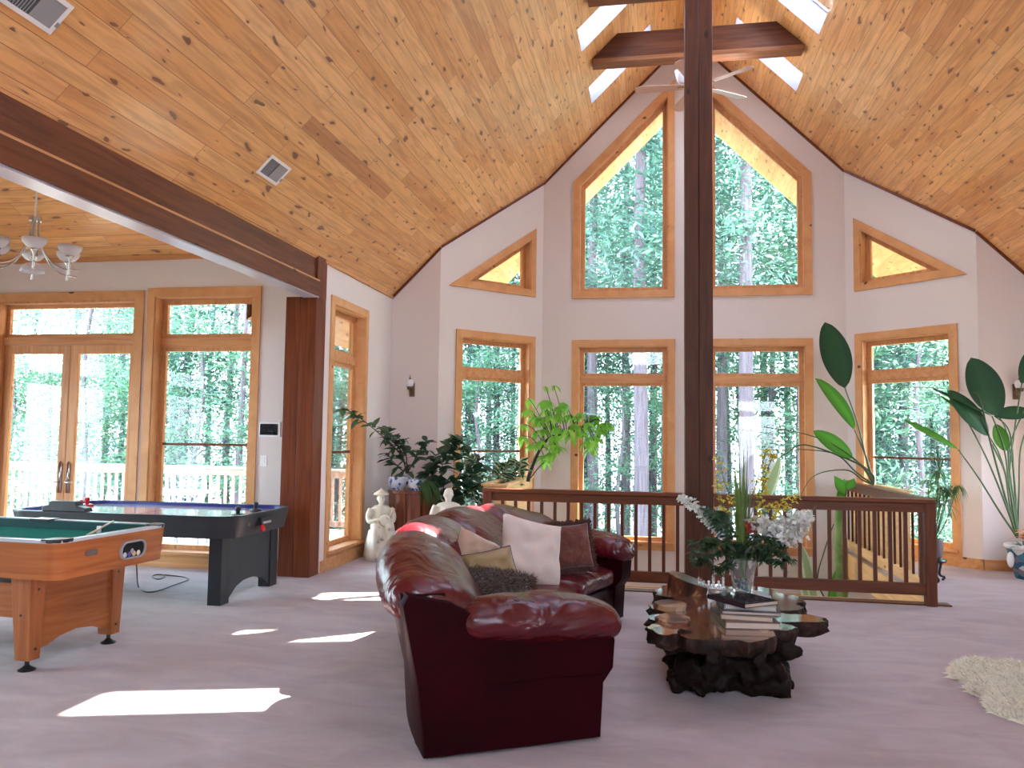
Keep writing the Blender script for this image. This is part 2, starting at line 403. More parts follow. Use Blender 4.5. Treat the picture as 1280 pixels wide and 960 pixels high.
# french doors
root = sempty('door_1'); out = rect(ud(-8.05), -.02, ud(-5.965), 3.21)
mb = MB(); hole = ring(mb, out, .10, -.022, 0, T); mb.build('door_casing', 'casing', root)
mb = MB(); ring(mb, hole, .03, -.01, TH, T); mb.build('door_jamb', 'trimv', root)
h.append(hole); x0, x1 = ud(-7.92), ud(-6.095)
mb = MB(); mb.prism(rect(x0, 2.585, x1, 2.68), .07, .19, T); mb.build('transom', 'trimh', root, bevel=.004)
lite(root, rect(x0, 2.68, x1, 3.075), T, .13, .04, mat='trimh')
xm = ud(-7.005)
for k_, (a, b_) in enumerate(((x0, xm-.003), (xm+.003, x1))):
    mb = MB(); pl = rect(a, .03, b_, 2.58); q = offset(pl, .105); ring(mb, pl, .105, .10, .15, T); dr = mb.build('door_leaf', 'trimv', root, bevel=.004)
    mb = MB(); mb.prism(rect(q[0][0]-.01, .12, q[1][0]+.01, .30), .105, .145, T); mb.build('bottom_rail', 'trimh', dr)
    g = MB(); g.prism(q, .12, .128, T); g.build('pane', 'glass', dr)
    hx = xm+(-.055 if k_ == 0 else .055)
    mb = MB(); mb.prism([(hx-.022, .80), (hx+.022, .80), (hx+.022, 1.15), (hx, 1.18), (hx-.022, 1.15)], .085, .10, T)
    s_ = -1 if k_ == 0 else 1
    mb.tube([T(hx, .93, .09), T(hx, .93, .04), T(hx+s_*.03, .93, .035), T(hx+s_*.11, .925, .04)], .010)
    mb.build('door_handle', 'nickel', dr, smooth=True)
struct(MB().prism(rect(x0-.02, -.02, x1+.02, .03), .0, TH, T).build('trim_1', 'trimh'))
wall('wall_dining_back', T, rect(0, -.3, T.L, 3.75), h)
# dining side, front and infill above the beam
T = Frame((-9.2, .5), (-9.2, YD)); h = []
for a in (1.2, 4.2): h.append(window(T, rect(a, .1, a+2.2, 2.9), ((2.3, 2.4),))[1])
wall('wall_dining_left', T, [(0, -.3), (T.L, -.3), (T.L, 3.75), (T.L/2, 5.75), (0, 3.75)], h)
T = Frame((-4.0, .5), (-9.2, .5)); wall('wall_dining_front', T, rect(0, -.3, T.L, 3.75), [])
T = Frame((-3.86, .5), (-3.86, YD)); wall('wall_dining_gable', T, [(0, 3.075), (T.L, 3.075), (T.L, 3.75), (T.L/2, 5.75), (0, 3.75)], [], th=.05)
# right wall, wall behind the camera
YB = -4.5
T = Frame((XR, YS), (XR, YB)); h = []
for a in (.5,): h.append(window(T, rect(a, .6, a+.95, 2.3), (), glass='clear')[1])  # unseen window, added and sized for the light it throws on the floor
wall('wall_right', T, rect(0, -.3, T.L, roofz(XR)+.1), h)
T = Frame((XR, YB), (-4.0, YB)); ub = lambda x: XR-x; h = []
h.append(window(T, rect(ub(4.2), .1, ub(2.6), 3.06), ((2.4, 2.5),), glass='clear')[1])  # unseen window added behind the camera to let in daylight
h.append(window(T, [(ub(2.2), 4.0), (ub(-1.2), 4.0), (ub(-1.2), 4.9), (ub(RX), 6.4), (ub(2.2), 4.9)], glass='clear', sill=False)[1])  # unseen gable window, added as a high source of room light
wall('wall_front', T, [(0, -.3), (T.L, -.3), (T.L, roofz(-4.0)+.1), (ub(RX), RZ+.1), (0, roofz(XR)+.1)], h)
T = Frame((-3.9, YB), (-3.9, .6)); wall('wall_left_front', T, rect(0, -.3, T.L, roofz(-3.9)+.1), [], th=.1)

# --- ceiling slopes with skylight wells
SKY = [(10.55, 11.08), (8.99, 9.53), (7.42, 7.96), (5.85, 6.39), (2.6, 3.14), (.6, 1.14)]  # from the fourth row on unseen, added for more light
DX0, DX1 = .56, 1.385         # horizontal distance from the ridge
WELL = .30
def slope(side):
    def T2(s, y, d):          # s: slope distance from the ridge, d: above the ceiling
        q = s/math.sqrt(2); w_ = d/math.sqrt(2); return V((RX+side*(q+w_), y, RZ-q+w_))
    s1 = ((RX-XL)+.02)*math.sqrt(2); y0, y1 = YB-.1, 14.6
    a0, a1 = DX0*math.sqrt(2), DX1*math.sqrt(2)
    inner = [(0, y0), (s1, y0), (s1, 14.6), (0, 14.6)]
    hs = [[(a0, a), (a1, a), (a1, b_), (a0, b_)] for a, b_ in SKY]
    uv = lambda co: (co.y, (abs(co.x-RX))*math.sqrt(2))
    for nm, d, mt in (('ceiling', 0, 'ceil'), ('ceiling', WELL, 'wall_ext')):
        o_ = [(0 if d == 0 else -.0, y0), (s1, y0), (s1, y1), (0, y1)]
        pts = [p for l in [o_]+hs for p in l]
        tri = tessellate_polygon([[V((x, y, 0)) for x, y in l] for l in [o_]+hs])
        mb = MB(); mb.add([T2(x, y, d) for x, y in pts], [tuple(t) for t in tri])
        if d == 0:
            struct(mb.build('ceiling', mt, uvf=uv))
        else:
            for l in ([(0, y0), (s1, y0), (s1, y1), (0, y1)],):
                for i in range(4):
                    if i == 3: continue
                    p, q = l[i], l[(i+1) % 4]; mb.add([T2(*p, 0), T2(*q, 0), T2(*q, d), T2(*p, d)], [(0, 1, 2, 3)])
            struct(mb.build('ceiling', mt, fix=False))
    for i, l in enumerate(hs):
        WN[0] += 1; r = sempty('window_%d' % WN[0]); mb = MB()
        for k in range(4):
            p, q = l[k], l[(k+1) % 4]; mb.add([T2(*p, 0), T2(*q, 0), T2(*q, WELL), T2(*p, WELL)], [(0, 1, 2, 3)])
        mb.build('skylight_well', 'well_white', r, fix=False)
        mb = MB(); ring(mb, l, .03, WELL-.05, WELL+.05, T2); mb.build('skylight_frame', 'white', r)
        mb = MB(); mb.add([T2(*p, WELL) for p in l], [(0, 1, 2, 3)]); mb.build('pane', 'clear', r)
slope(-1); slope(1)
# eaves of the main roof beyond the side walls (outdoors)
for side, x0_ in ((-1, XL-.02), (1, XR+.02)):
    mb = MB(); x1_ = x0_+side*1.05; ya = YD+TH if side < 0 else YB; zz = roofz(x0_)
    mb.add([(x0_, ya, zz), (x0_, 14.6, zz), (x1_, 14.6, zz-1.05+.45), (x1_, ya, zz-1.05+.45)], [(0, 1, 2, 3)])
    mb.add([(x0_, ya, zz+.25), (x0_, 14.6, zz+.25), (x1_, 14.6, zz-.35), (x1_, ya, zz-.35)], [(0, 1, 2, 3)])
    mb.add([(x1_, ya, zz-.6), (x1_, 14.6, zz-.6), (x1_, 14.6, zz-.35), (x1_, ya, zz-.35)], [(0, 1, 2, 3)])
    struct(mb.build('trim_2', 'soffit', uvf=lambda co: (co.y, co.x), fix=False))
# barge boards at the gable end
for side in (-1, 1):
    mb = MB(); mb.bar((RX, 14.03, RZ+.12), (RX+side*4.2, 14.03, RZ-4.2+.12), .05, .34, (0, 1, 0)); 
    mb = MB(); a = RX; e = RX+side*4.3
    mb.prism([(a, RZ-.0), (a, RZ+.42), (e, RZ-4.3+.42), (e, RZ-4.3-.0)], 14.6, 14.65, lambda x, z, d: (x, d, z))
    struct(mb.build('trim_3', 'pinelight'))
# dining ceiling: slopes up from the back wall, boards across
yr_ = (YD+.5)/2; zt = 3.615; rise = (YD-yr_)*.5
for sgn in (1, -1):
    ya = YD+.02 if sgn > 0 else .48
    mb = MB(); mb.add([(-9.22, ya, zt), (-3.88, ya, zt), (-3.88, yr_, zt+rise), (-9.22, yr_, zt+rise)], [(0, 1, 2, 3)])
    struct(mb.build('ceiling', 'ceil', uvf=lambda co: (co.x, abs(co.y-yr_)*1.118*.75), fix=False))
    mb = MB(); mb.add([(-9.5, ya+sgn*1.9, zt-.0), (-3.95, ya+sgn*1.9, zt-.0), (-3.95, ya, zt+.02), (-9.5, ya, zt+.02)], [(0, 1, 2, 3)])  # unseen deep overhang, added to keep the sun out of the dining room
    mb.add([(-9.5, ya+sgn*1.9, zt+.2), (-3.95, ya+sgn*1.9, zt+.2), (-3.95, yr_, zt+rise+.2), (-9.5, yr_, zt+rise+.2)], [(0, 1, 2, 3)])
    struct(mb.build('ceiling', 'soffit', uvf=lambda co: (co.x, co.y), fix=False))
# crown strip where the roof meets the bay walls
TR = [3]
def trim_bar(a, b_, w=.045, h=.05, mat='beam', nm=None):
    TR[0] += 1; mb = MB(); mb.bar(a, b_, w, h); return struct(mb.build(nm or 'trim_%d' % TR[0], mat))
def rp(p, dz=-.015, off=.0): return V((p[0], p[1], roofz(p[0])+dz))
e_ = .012
for a, b_ in (((XL, YS-e_), (CL[0], YS-e_)), ((CL[0]+e_, CL[1]-e_), (BL[0]+e_, BL[1]-e_)), ((BL[0], YC-e_), (RX, YC-e_)), ((RX, YC-e_), (BR[0], YC-e_)), ((BR[0]-e_, BR[1]-e_), (CR[0]-e_, CR[1]-e_)), ((CR[0], YS-e_), (XR, YS-e_))):
    trim_bar(rp(a), rp(b_), .03, .035, 'column')
trim_bar((XL+.01, 8.4, roofz(XL)-.01), (XL+.01, YS, roofz(XL)-.01), .03, .035, 'trimy')
trim_bar((-9.2, YD-.012, 3.60), (-4.0, YD-.012, 3.60), .03, .06, 'trimh')

# --- floor: carpet with the stairwell opening
WX0, WX1, WY0 = -1.80, 2.62, 8.36
fl = [(-9.2, .5), (-4.0, .5), (-4.0, YB), (XR, YB), (XR, YS), CR, (WX1+.35, YS+.95), (WX1, YC), (WX1, WY0), (WX0, WY0), (WX0, YC), CL, (XL, YS), (XL, YD), (-9.2, YD)]
tri = tessellate_polygon([[V((x, y, 0)) for x, y in fl]])
mb = MB(); mb.add([(x, y, 0) for x, y in fl], [tuple(t) for t in tri]); struct(mb.build('floor', 'carpet', fix=False))
mb = MB(); mb.add([(x, y, -.3) for x, y in fl], [tuple(t) for t in tri]); struct(mb.build('floor', 'wall', fix=False))
# well: lower storey floor and sides
mb = MB(); mb.add([(-3.9, 3, LOW), (4.6, 3, LOW), (4.6, YC+.1, LOW), (-3.9, YC+.1, LOW)], [(0, 1, 2, 3)]); struct(mb.build('floor', 'carpet', fix=False))
for i, (a, b_, za, zb) in enumerate((((-3.9, 3.), (4.6, 3.), LOW, -.3), ((-3.9, 3), (-3.9, YC), LOW, -.3), ((4.6, 3), (4.6, YC), LOW, -.3))):
    mb = MB(); mb.span((min(a[0], b_[0])-.05, a[1]-.05, za), (max(a[0], b_[0])+.05, b_[1]+.05, zb)); struct(mb.build('wall_lower_%s' % ('front', 'left', 'right')[i], 'wall'))
# nosing boards round the well
trim_bar((WX0, WY0-.0, -.01), (WX1+.12, WY0-.0, -.01), .14, .045, 'rail')
trim_bar((WX0, WY0+.09, -.15), (WX1, WY0+.09, -.15), .04, .32, 'pinelight')
trim_bar((WX1-.02, WY0+.1, -.16), (WX1-.02, YC, -.16), .03, .32, 'pinelight')
trim_bar((WX0+.02, WY0+.1, -.16), (WX0+.02, YC, -.16), .03, .32, 'pinelight')
# baseboards
def base(nm, a, b_, hgt=.13):
    a, b_ = V((*a, hgt/2)), V((*b_, hgt/2)); d = (b_-a).normalized(); n_ = V((d.y, -d.x, 0))*.012
    mb = MB(); mb.bar(a+n_, b_+n_, .022, hgt); struct(mb.build('baseboard_'+nm, 'trimh', bevel=.003))
base('left', (XL, 8.5), (XL, YS)); base('shoulder_left', (XL, YS), CL); base('angled_left', CL, (-1.85, 11.92))
base('angled_right', (2.75, 11.95), CR); base('shoulder_right', CR, (XR, YS)); base('right', (XR, YS), (XR, YB))
base('dining_back', (-5.96, YD), (-4.06, YD)); base('dining_end', (-9.2, YD), (-8.06, YD)); base('front', (XR, YB), (-3.9, YB))
base('dining_left', (-9.2, .5), (-9.2, YD))

# --- great beam along the left side, with its column
r = thing('ceiling_beam', 'long dark stained built-up beam running along the left edge of the knotty pine ceiling', 'beam')
MB().span((-3.84, YB, 3.235), (-3.715, 8.23, 3.53)).build('upper_beam', 'beam', r, bevel=.006)
MB().span((-3.85, YB, 3.06), (-3.66, 8.23, 3.225)).build('lower_beam', 'beam', r, bevel=.006)
MB().span((-3.735, YB, 3.2), (-3.672, 8.23, 3.245)).build('ledge_strip', 'trimy', r)
MB().span((-3.74, YB, 3.50), (-3.69, 8.23, 3.56)).build('cove_strip', 'trimy', r)
MB().span((-3.845, YB, 3.045), (-3.68, 8.23, 3.062)).build('underside_sky_sheen', plain('painted_sky_sheen', (.50, .50, .56), .22), r)  # pale strip: sky light reflected by the beam's underside, put into the colour
r['kind'] = 'thing'
r = thing('column', 'square reddish brown timber column holding the end of the long ceiling beam', 'column', (-3.88, 8.32, 0))
MB().box((-.09, .02, 1.53), (.17, .27, 3.06)).box((.098, .0, 1.53), (.19, .25, 3.06)).build('shaft', 'column', r, bevel=.006)
MB().box((.15, .0, 3.3), (.09, .25, .5)).build('cheek_plate', 'column', r, bevel=.004)
# --- ridge post
r = thing('timber_post', 'tall dark square timber post rising behind the coffee table to the roof ridge', 'post', (.415, 8.44, 0))
MB().span((-.14, -.14, .0), (.0, .14, 7.50)).build('post_half', 'post', r, bevel=.006)
MB().span((.002, -.14, .0), (.14, .14, 7.50)).build('post_half', 'post', r, bevel=.006)
# --- tie beams
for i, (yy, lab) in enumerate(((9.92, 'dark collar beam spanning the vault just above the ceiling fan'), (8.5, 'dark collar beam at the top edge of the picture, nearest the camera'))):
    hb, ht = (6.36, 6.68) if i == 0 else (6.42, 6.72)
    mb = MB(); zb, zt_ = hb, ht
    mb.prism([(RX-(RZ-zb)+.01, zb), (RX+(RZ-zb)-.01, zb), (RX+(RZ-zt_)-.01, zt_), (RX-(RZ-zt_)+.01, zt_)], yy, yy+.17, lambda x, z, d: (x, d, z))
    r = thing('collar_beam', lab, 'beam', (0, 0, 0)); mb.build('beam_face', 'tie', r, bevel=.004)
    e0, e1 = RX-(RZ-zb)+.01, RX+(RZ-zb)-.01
    MB().span((e0, yy-.012, zb-.055), (e1, yy+.19, zb)).build('lit_underside_strip', timber('collar_underside_lit', (.20, .075, .03), (.30, .12, .05), 0, .42, knots=False), r, bevel=.004)  # lighter strip added; light on the beam's underside put into its colour
def polyline(pts, k=5):
    pts = [V(p) for p in pts]; out = []
    for i in range(len(pts)-1):
        p0, p1, p2, p3 = pts[max(i-1, 0)], pts[i], pts[i+1], pts[min(i+2, len(pts)-1)]
        for s in range(k): t = s/k; out.append(.5*((2*p1)+(p2-p0)*t+(2*p0-5*p1+4*p2-p3)*t*t+(3*p1-p0-3*p2+p3)*t**3))
    out.append(pts[-1]); return out
# ------------------------------------------------------------------ railings and planters
YR_ = 8.29
def railing(nm, lab, a, b_, endpost=None, bal='railv', low='rail', grp=None, sp=.138, bw=.034):
    a, b_ = V((*a, 0)), V((*b_, 0)); d = (b_-a); L = d.length; d.normalize()
    r = thing('railing', lab, 'railing', a, 0, grp)
    q = b_-a; z = lambda h: V((0, 0, h))
    MB().bar(z(.92), q+z(.92), .045, .085).build('under_rail', 'rail', r, bevel=.004)
    MB().bar(z(.985), q+z(.985), .125, .04).build('top_rail', 'rail', r, bevel=.008)
    MB().bar(z(.155), q+z(.155), .06, .11).build('bottom_rail', low, r, bevel=.004)
    n = int(L/sp); off = (L-(n-1)*sp)/2
    mb0 = None
    for i in range(n):
        p = d*(off+i*sp)
        if mb0 is None:
            o = MB().box((0, 0, .545), (bw, bw, .69), rz=math.atan2(d.y, d.x)).build('baluster', bal, r, bevel=.003); mb0 = o
        else: o = mb0.copy(); COL.objects.link(o); o.parent = r
        o.location = p
    for e in (endpost or ()):
        MB().box(d*e+V((0, 0, .5)), (.095, .095, 1.0)).build('end_post', 'railv', r, bevel=.004)
    return r
railing('railing', 'dark wood balustrade between the left planter and the tall timber post, partly behind the sofa', (-1.80, YR_), (.272, YR_), (.05,))
railing('railing', 'dark wood balustrade to the right of the tall timber post, ending in a corner post', (.558, YR_), (2.60, YR_), (1.995,))
railing('railing', 'side balustrade receding along the right edge of the stairwell below the pine planter', (2.565, 8.42), (2.565, 11.85), None, 'railv', 'pinelight', None, .215, .024)
def planter(lab, poly, h=.965):
    c = V((sum(p[0] for p in poly)/len(poly), sum(p[1] for p in poly)/len(poly), 0)); pl = [(p[0]-c.x, p[1]-c.y) for p in poly]
    r = thing('planter_box', lab, 'planter', c)
    mb = MB(); q = ring(mb, pl, .03, 0, h-.03, lambda x, y, z: (x, y, z)); mb.build('side_boards', 'pinelight', r)
    mb = MB(); ring(mb, offset(pl, -.025), .085, h-.03, h, lambda x, y, z: (x, y, z)); mb.build('cap_board', 'pinelight', r, bevel=.004)
    mb = MB(); mb.prism(offset(pl, .031), .1, h-.07); mb.build('soil', plain('potting_soil', (.05, .03, .02), .95, noise_s=40, bmp=.6), r)
    return r
planter('long light pine planter ledge on the left of the stairwell holding the money tree', [(-2.12, 9.75), (-1.83, 9.75), (-1.83, 11.85), (-2.12, 11.55)])
planter('light pine planter ledge right of the stairwell, large leaf stalks rising from it', [(2.68, 10.35), (2.98, 10.35), (2.98, 11.56), (2.68, 11.87)])

# ------------------------------------------------------------------ pool table
M['cherry'] = timber('cherry_veneer', (.27, .08, .022), (.42, .145, .045), 'xy', .36, knots=False)
M['cherryz'] = timber('cherry_veneer_upright', (.27, .085, .028), (.40, .14, .05), 2, .4, knots=False)
M['baize'] = plain('green_baize', (.012, .17, .14), .95, noise_s=60, var=.12)
M['baize'].node_tree.nodes['Principled BSDF'].inputs['Specular IOR Level'].default_value = .05
M['cushion_cloth'] = plain('cushion_rubber_cloth', (.005, .06, .06), .8)
M['cap'] = plain('black_corner_cap', (.02, .02, .022), .3)
def rrect(x0, y0, x1, y1, r, n=6):
    out = []
    for cx, cy, a0 in ((x1-r, y1-r, 0), (x0+r, y1-r, 90), (x0+r, y0+r, 180), (x1-r, y0+r, 270)):
        for i in range(n+1): a = R(a0+90*i/n); out.append((cx+r*cos(a), cy+r*sin(a)))
    return out
ID = lambda x, y, z: (x, y, z)
pt = thing('pool_table', 'wood veneer pool table with green cloth, cut by the left edge of the picture', 'pool table', (-3.63, 4.97, 0), R(-3.7))
WP, LP_, ZP = 1.06, 2.15, .86
o_ = rrect(-LP_, -WP/2, 0, WP/2, .09)
mb = MB()
n_ = len(o_); low_ = [(x*.985-.01, y*.96) for x, y in o_]
mb.add([(x, y, ZP-.02) for x, y in o_]+[(x, y, ZP-.25) for x, y in low_], [(i, (i+1) % n_, n_+(i+1) % n_, n_+i) for i in range(n_)]+[tuple(range(n_, 2*n_))])
ap = mb.build('apron', 'cherry', pt, smooth='auto')
mb = MB(); q = ring(mb, o_, .055, ZP-.02, ZP, ID); mb.build('rail_top', plain('silver_blue_edge', (.46, .50, .55), .3), pt, bevel=.003)
mb = MB(); ring(mb, offset(o_, .056), .05, ZP-.07, ZP-.005, ID); mb.build('cushion', 'cushion_cloth', pt)
mb = MB(); mb.prism(offset(o_, .06), ZP-.09, ZP-.065); mb.build('cloth', 'baize', pt)
for sx, sy in ((0, -1), (0, 1), (-1, 1), (-1, -1), (-.5, 1), (-.5, -1)):
    mb = MB()
    if sx == -.5:
        mb.prism([(-LP_/2-.09, sy*(WP/2+.004)), (-LP_/2+.09, sy*(WP/2+.004)), (-LP_/2+.09, sy*(WP/2-.11)), (-LP_/2-.09, sy*(WP/2-.11))][::-int(sy)], ZP-.018, ZP+.006)
    else:
        cx = sx*LP_; s_ = -1 if sx == 0 else 1
        pts = [(cx+s_*.13, sy*WP/2), (cx+s_*.13, sy*(WP/2-.1)), (cx+s_*.1, sy*(WP/2-.13)), (cx, sy*(WP/2-.13)), (cx, sy*(WP/2-.07)), (cx+s_*.02, sy*(WP/2-.03)), (cx+s_*.06, sy*WP/2)]
        mb.prism(pts, ZP-.018, ZP+.006)
    mb.build('pocket_cap', 'cap', pt, bevel=.003)
# ball return slot in the end face
def TE(y, z, d): return (.001+d-(ZP-.02-z)*.0435, y, z)
sl_ = rrect(.02, ZP-.20, .27, ZP-.075, .058)
fo = MB(); ring(fo, sl_, .012, -.01, .016, TE); fr_ = fo.build('ball_return', 'grey', pt)
mb = MB(); mb.prism(offset(sl_, .01), -.005, .004, TE); mb.build('slot_shade_plate', plain('painted_slot_shade', (.004, .004, .004), .9), fr_)  # flat plate, the darkness of the hollow put into its colour
for i, (yy, cl) in enumerate(((.07, (.5, .5, .55)), (.115, (.10, .08, .3)), (.16, (.6, .45, .25)), (.205, (.7, .66, .55)), (.14, (.3, .25, .3)))):
    mb = MB(); mb.ball((-.014, yy, ZP-.168+(.02 if i == 4 else 0)), (.022, .024, .024), 12, 8)
    o = mb.build('billiard_ball', plain('ball_%d' % i, cl, .15), smooth=True); o.matrix_world = Matrix.Translation(pt.location) @ Matrix.Rotation(R(-3.7), 4, 'Z')
    tag(o, 'billiard ball in the pool table return slot, %s' % ('bluish, nearest the maker plate', 'dark violet, second from plate', 'tan, in the middle', 'pale, at the far end', 'greyish, resting on top')[i], 'ball', 'balls in the pool table return')
mb = MB(); mb.prism(rrect(-.30, ZP-.125, -.20, ZP-.09, .012), .0, .012, TE); mb.build('maker_plate', 'nickel', pt)
# legs, panels, feet
for lx in (-.36, -1.85):
    for sy in (-1, 1):
        yc = sy*.36; xo = lx+.06; g = 1 if lx > -1 else -1
        mb = MB()
        for (a0, a1, b0, b1) in ((-.07, .07, -.075, .03),):
            t_ = [(lx+x, yc+sy*y*-1*-1, 0) for x, y in ()]
        top = [(-.085, -.06), (.075, -.06), (.075, .07), (-.085, .07)]; bot = [(-.045, -.045), (.065, -.045), (.065, .045), (-.045, .045)]
        vs = [(lx+g*x, yc-sy*y*-1, ZP-.25) for x, y in top]+[(lx+g*x, yc+sy*y, .07) for x, y in bot]
        mb.add(vs, [(0, 1, 2, 3), (7, 6, 5, 4)]+[(i, (i+1) % 4, 4+(i+1) % 4, 4+i) for i in range(4)])
        lg = mb.build('leg', 'cherryz', pt, bevel=.004)
        for bz in (.52, .36, .14):
            mb = MB(); mb.lathe([(0, 0), (.009, 0), (.009, .006), (0, .006)], n=10)
            bo = mb.build('bolt', 'cap', lg); bo.location = (lx+g*.068, yc, bz); bo.rotation_euler = (0, R(90)*g, 0)
            if bz == .36: bo.location = (lx, yc+sy*.055, bz); bo.rotation_euler = (R(-90)*sy, 0, 0)
        MB().lathe([(.05, 0), (.055, .008), (.03, .022), (.014, .035), (.014, .075)], (lx+g*.01, yc, 0)).build('levelling_foot', 'cap', lg, smooth='auto')
    arc = [(-.33, .13), (-.25, .135), (-.15, .17), (0, .19), (.15, .17), (.25, .135), (.33, .13)]
    poly = arc+[(.33, ZP-.29), (-.33, ZP-.29)]
    mb = MB(); mb.prism(poly, lx+.02, lx+.05, lambda y, z, x: (x, y, z)); mb.build('end_panel', 'cherry', pt)
    MB().span((lx-.03, -.34, ZP-.30), (lx+.03, .34, ZP-.24)).build('cross_rail', 'cap', pt)
for sy in (-1, 1):
    MB().span((-1.8, sy*.36-.015, .33), (-.40, sy*.36+.015, ZP-.31)).build('side_panel', 'cherry', pt)
    MB().span((-1.8, sy*.34-.02, ZP-.32), (-.40, sy*.34+.02, ZP-.24)).build('side_rail', 'cap', pt)
# triangle rack corner and cue tip resting on the cloth
rk = MB(); a, b_, c = atz(123, 662, .80), atz(126, 657, .80), atz(141, 659, .80)
k = MB().tube([V((at(95, 670, 4.78).x, 4.78, .808)), V((at(141, 660, 5.42).x, 5.42, .875))], [.011, .006], 8).build('billiard_cue', plain('cue_maple', (.75, .62, .45), .3), smooth=True)
tag(k, 'pale wooden cue lying across the far corner of the pool table cloth', 'cue')
p_ = atz(123, 659, .795)
k = MB().box((0, 0, .03), (.025, .025, .05)).build('cue_chalk', plain('chalk_white', (.8, .84, .88), .7), bevel=.003); k.location = (at(124, 657, 5.3).x, 5.3, .7955)
tag(k, 'small white cube of chalk standing on the pool table near the cue', 'chalk')

# ------------------------------------------------------------------ air hockey table
at_ = thing('air_hockey_table', 'black air hockey table with a pale playing surface in front of the french doors', 'air hockey table', (-4.87, 7.22, 0), R(.6))
LA, WA, ZA = 2.36, 1.28, .80
M['playfield'] = plain('playing_surface', (.62, .58, .72), .12, coat=.5)
M['blackpanel'] = plain('black_vinyl_panel', (.022, .025, .03), .42, noise_s=8, var=.2)
o_ = rrect(-LA/2, -WA/2, LA/2, WA/2, .24, 8); n_ = len(o_)
low_ = [(x*.965, y*.965) for x, y in o_]
mb = MB(); mb.add([(x, y, ZA-.015) for x, y in o_]+[(x, y, ZA-.20) for x, y in low_], [(i, (i+1) % n_, n_+(i+1) % n_, n_+i) for i in range(n_)]+[tuple(range(n_, 2*n_))])
mb.build('apron', 'blackpanel', at_, smooth='auto')
mb = MB(); ring(mb, o_, .05, ZA-.015, ZA, ID); mb.build('rail_top', 'black', at_, bevel=.003)
mb = MB(); ring(mb, offset(o_, .051), .02, ZA-.035, ZA-.004, ID); mb.build('inner_rail', plain('blue_rail', (.012, .018, .16), .3), at_)
mb = MB(); mb.prism(offset(o_, .055), ZA-.05, ZA-.034); pf = mb.build('playing_surface', 'playfield', at_)
mb = MB(); mb.span((-.01, -WA/2+.07, ZA-.0338), (.01, WA/2-.07, ZA-.0334)); mb.build('centre_line', 'red', pf)
for cx in (-.62, .62): mb = MB(); ring(mb, [(cx+.16*cos(R(a)), .16*sin(R(a))) for a in range(0, 360, 15)], .012, ZA-.0338, ZA-.0334, ID); mb.build('face_off_circle', 'red', pf)
for sx in (-1, 1):
    xo = sx*(LA/2-.22)
    for sy in (-1, 1):
        mb = MB(); mb.span((xo-.065, sy*.475-.075, 0), (xo+.065, sy*.475+.075, ZA-.19)); mb.build('leg', 'black', at_, bevel=.005)
    arc = [(-.40, .03), (-.36, .05), (-.25, .12), (-.12, .155), (0, .16), (.12, .155), (.25, .12), (.36, .05), (.40, .03)]
    mb = MB(); mb.prism(arc+[(.40, ZA-.19), (-.40, ZA-.19)], xo+.0, xo+.05, lambda y, z, x: (x, y, z)); mb.build('end_panel', 'blackpanel', at_)
    rr = MB().span((sx*(LA/2-.01)-.03, -.17, ZA-.12), (sx*(LA/2-.01)+.035, .05, ZA-.05)).build('puck_return', 'black', at_, bevel=.006)
    if sx > 0:
        MB().span((LA/2-.01, -.15, ZA-.105), (LA/2+.035, .0, ZA-.085)).build('slot', 'grey', rr)
p_ = Matrix.Rotation(R(.6), 3, 'Z') @ V((LA/2+.03, -.15, ZA-.155))+at_.location
k = MB().lathe([(0, -.006), (.036, -.006), (.036, .006), (0, .006)], n=20).build('puck', 'red', smooth='auto'); k.location = (p_.x-.005, p_.y, ZA-.145); k.rotation_euler = (0, R(75), 0)
tag(k, 'red puck lodged in the return slot at the right end of the air hockey table', 'puck')
MB().box((0, 0, 0), (.05, .012, .02)).build('maker_plate', 'brass', at_).location = (LA/2-.02, -WA/2+.27, ZA-.09)
# scoring unit on the near rail
p_ = atz(148, 631, ZA)-at_.location
mb = MB(); mb.prism([(-.23, 0), (.23, 0), (.21, .035), (.13, .055), (.11, .095), (-.15, .095), (-.17, .055), (-.23, .04)], -.06, .04, lambda x, z, y: (x+p_.x, y-WA/2+.07, z+ZA))
mb.build('score_unit', 'black', at_, bevel=.006)
def mallet(px, yy, mat, lab):
    q = at(px, 625, yy)
    r = thing('air_hockey_mallet', lab, 'mallet', (q.x, yy, ZA-.0335), 0, 'air hockey mallets')
    MB().lathe([(0, .0), (.058, .0), (.062, .006), (.06, .02), (.04, .026), (0, .022)], n=24).build('disc', mat, r, smooth='auto')
    MB().lathe([(.02, .02), (.018, .045), (.024, .06), (.028, .072), (.02, .088), (0, .094)], n=20).build('knob', mat, r, smooth=True)
mallet(109, 7.45, 'red', 'red mallet at the far left of the air hockey table'); mallet(101, 7.15, 'red', 'second red mallet just left of the first on the air hockey table')
mallet(298, 7.0, 'black', 'black mallet near the right end of the air hockey table, the nearer one')
mallet(320, 7.5, 'black', 'black mallet farther back near the right end of the air hockey table')
# power cord on the carpet
pts = [V(at(170, 685, 7.1))]+[V(at(171, 712, 7.0))]+[atz(*p, .008) for p in ((173, 733), (180, 739), (190, 740), (205, 736), (218, 731), (230, 727), (236, 724), (228, 721), (210, 719), (196, 718), (190, 721), (198, 724), (206, 721), (203, 718))]
inv_ = (Matrix.Translation(at_.location) @ Matrix.Rotation(R(.6), 4, 'Z')).inverted()
k = MB().tube([inv_ @ V(p) for p in polyline(pts, 3)], .006, 6).build('power_cord', 'black', at_, smooth=True)

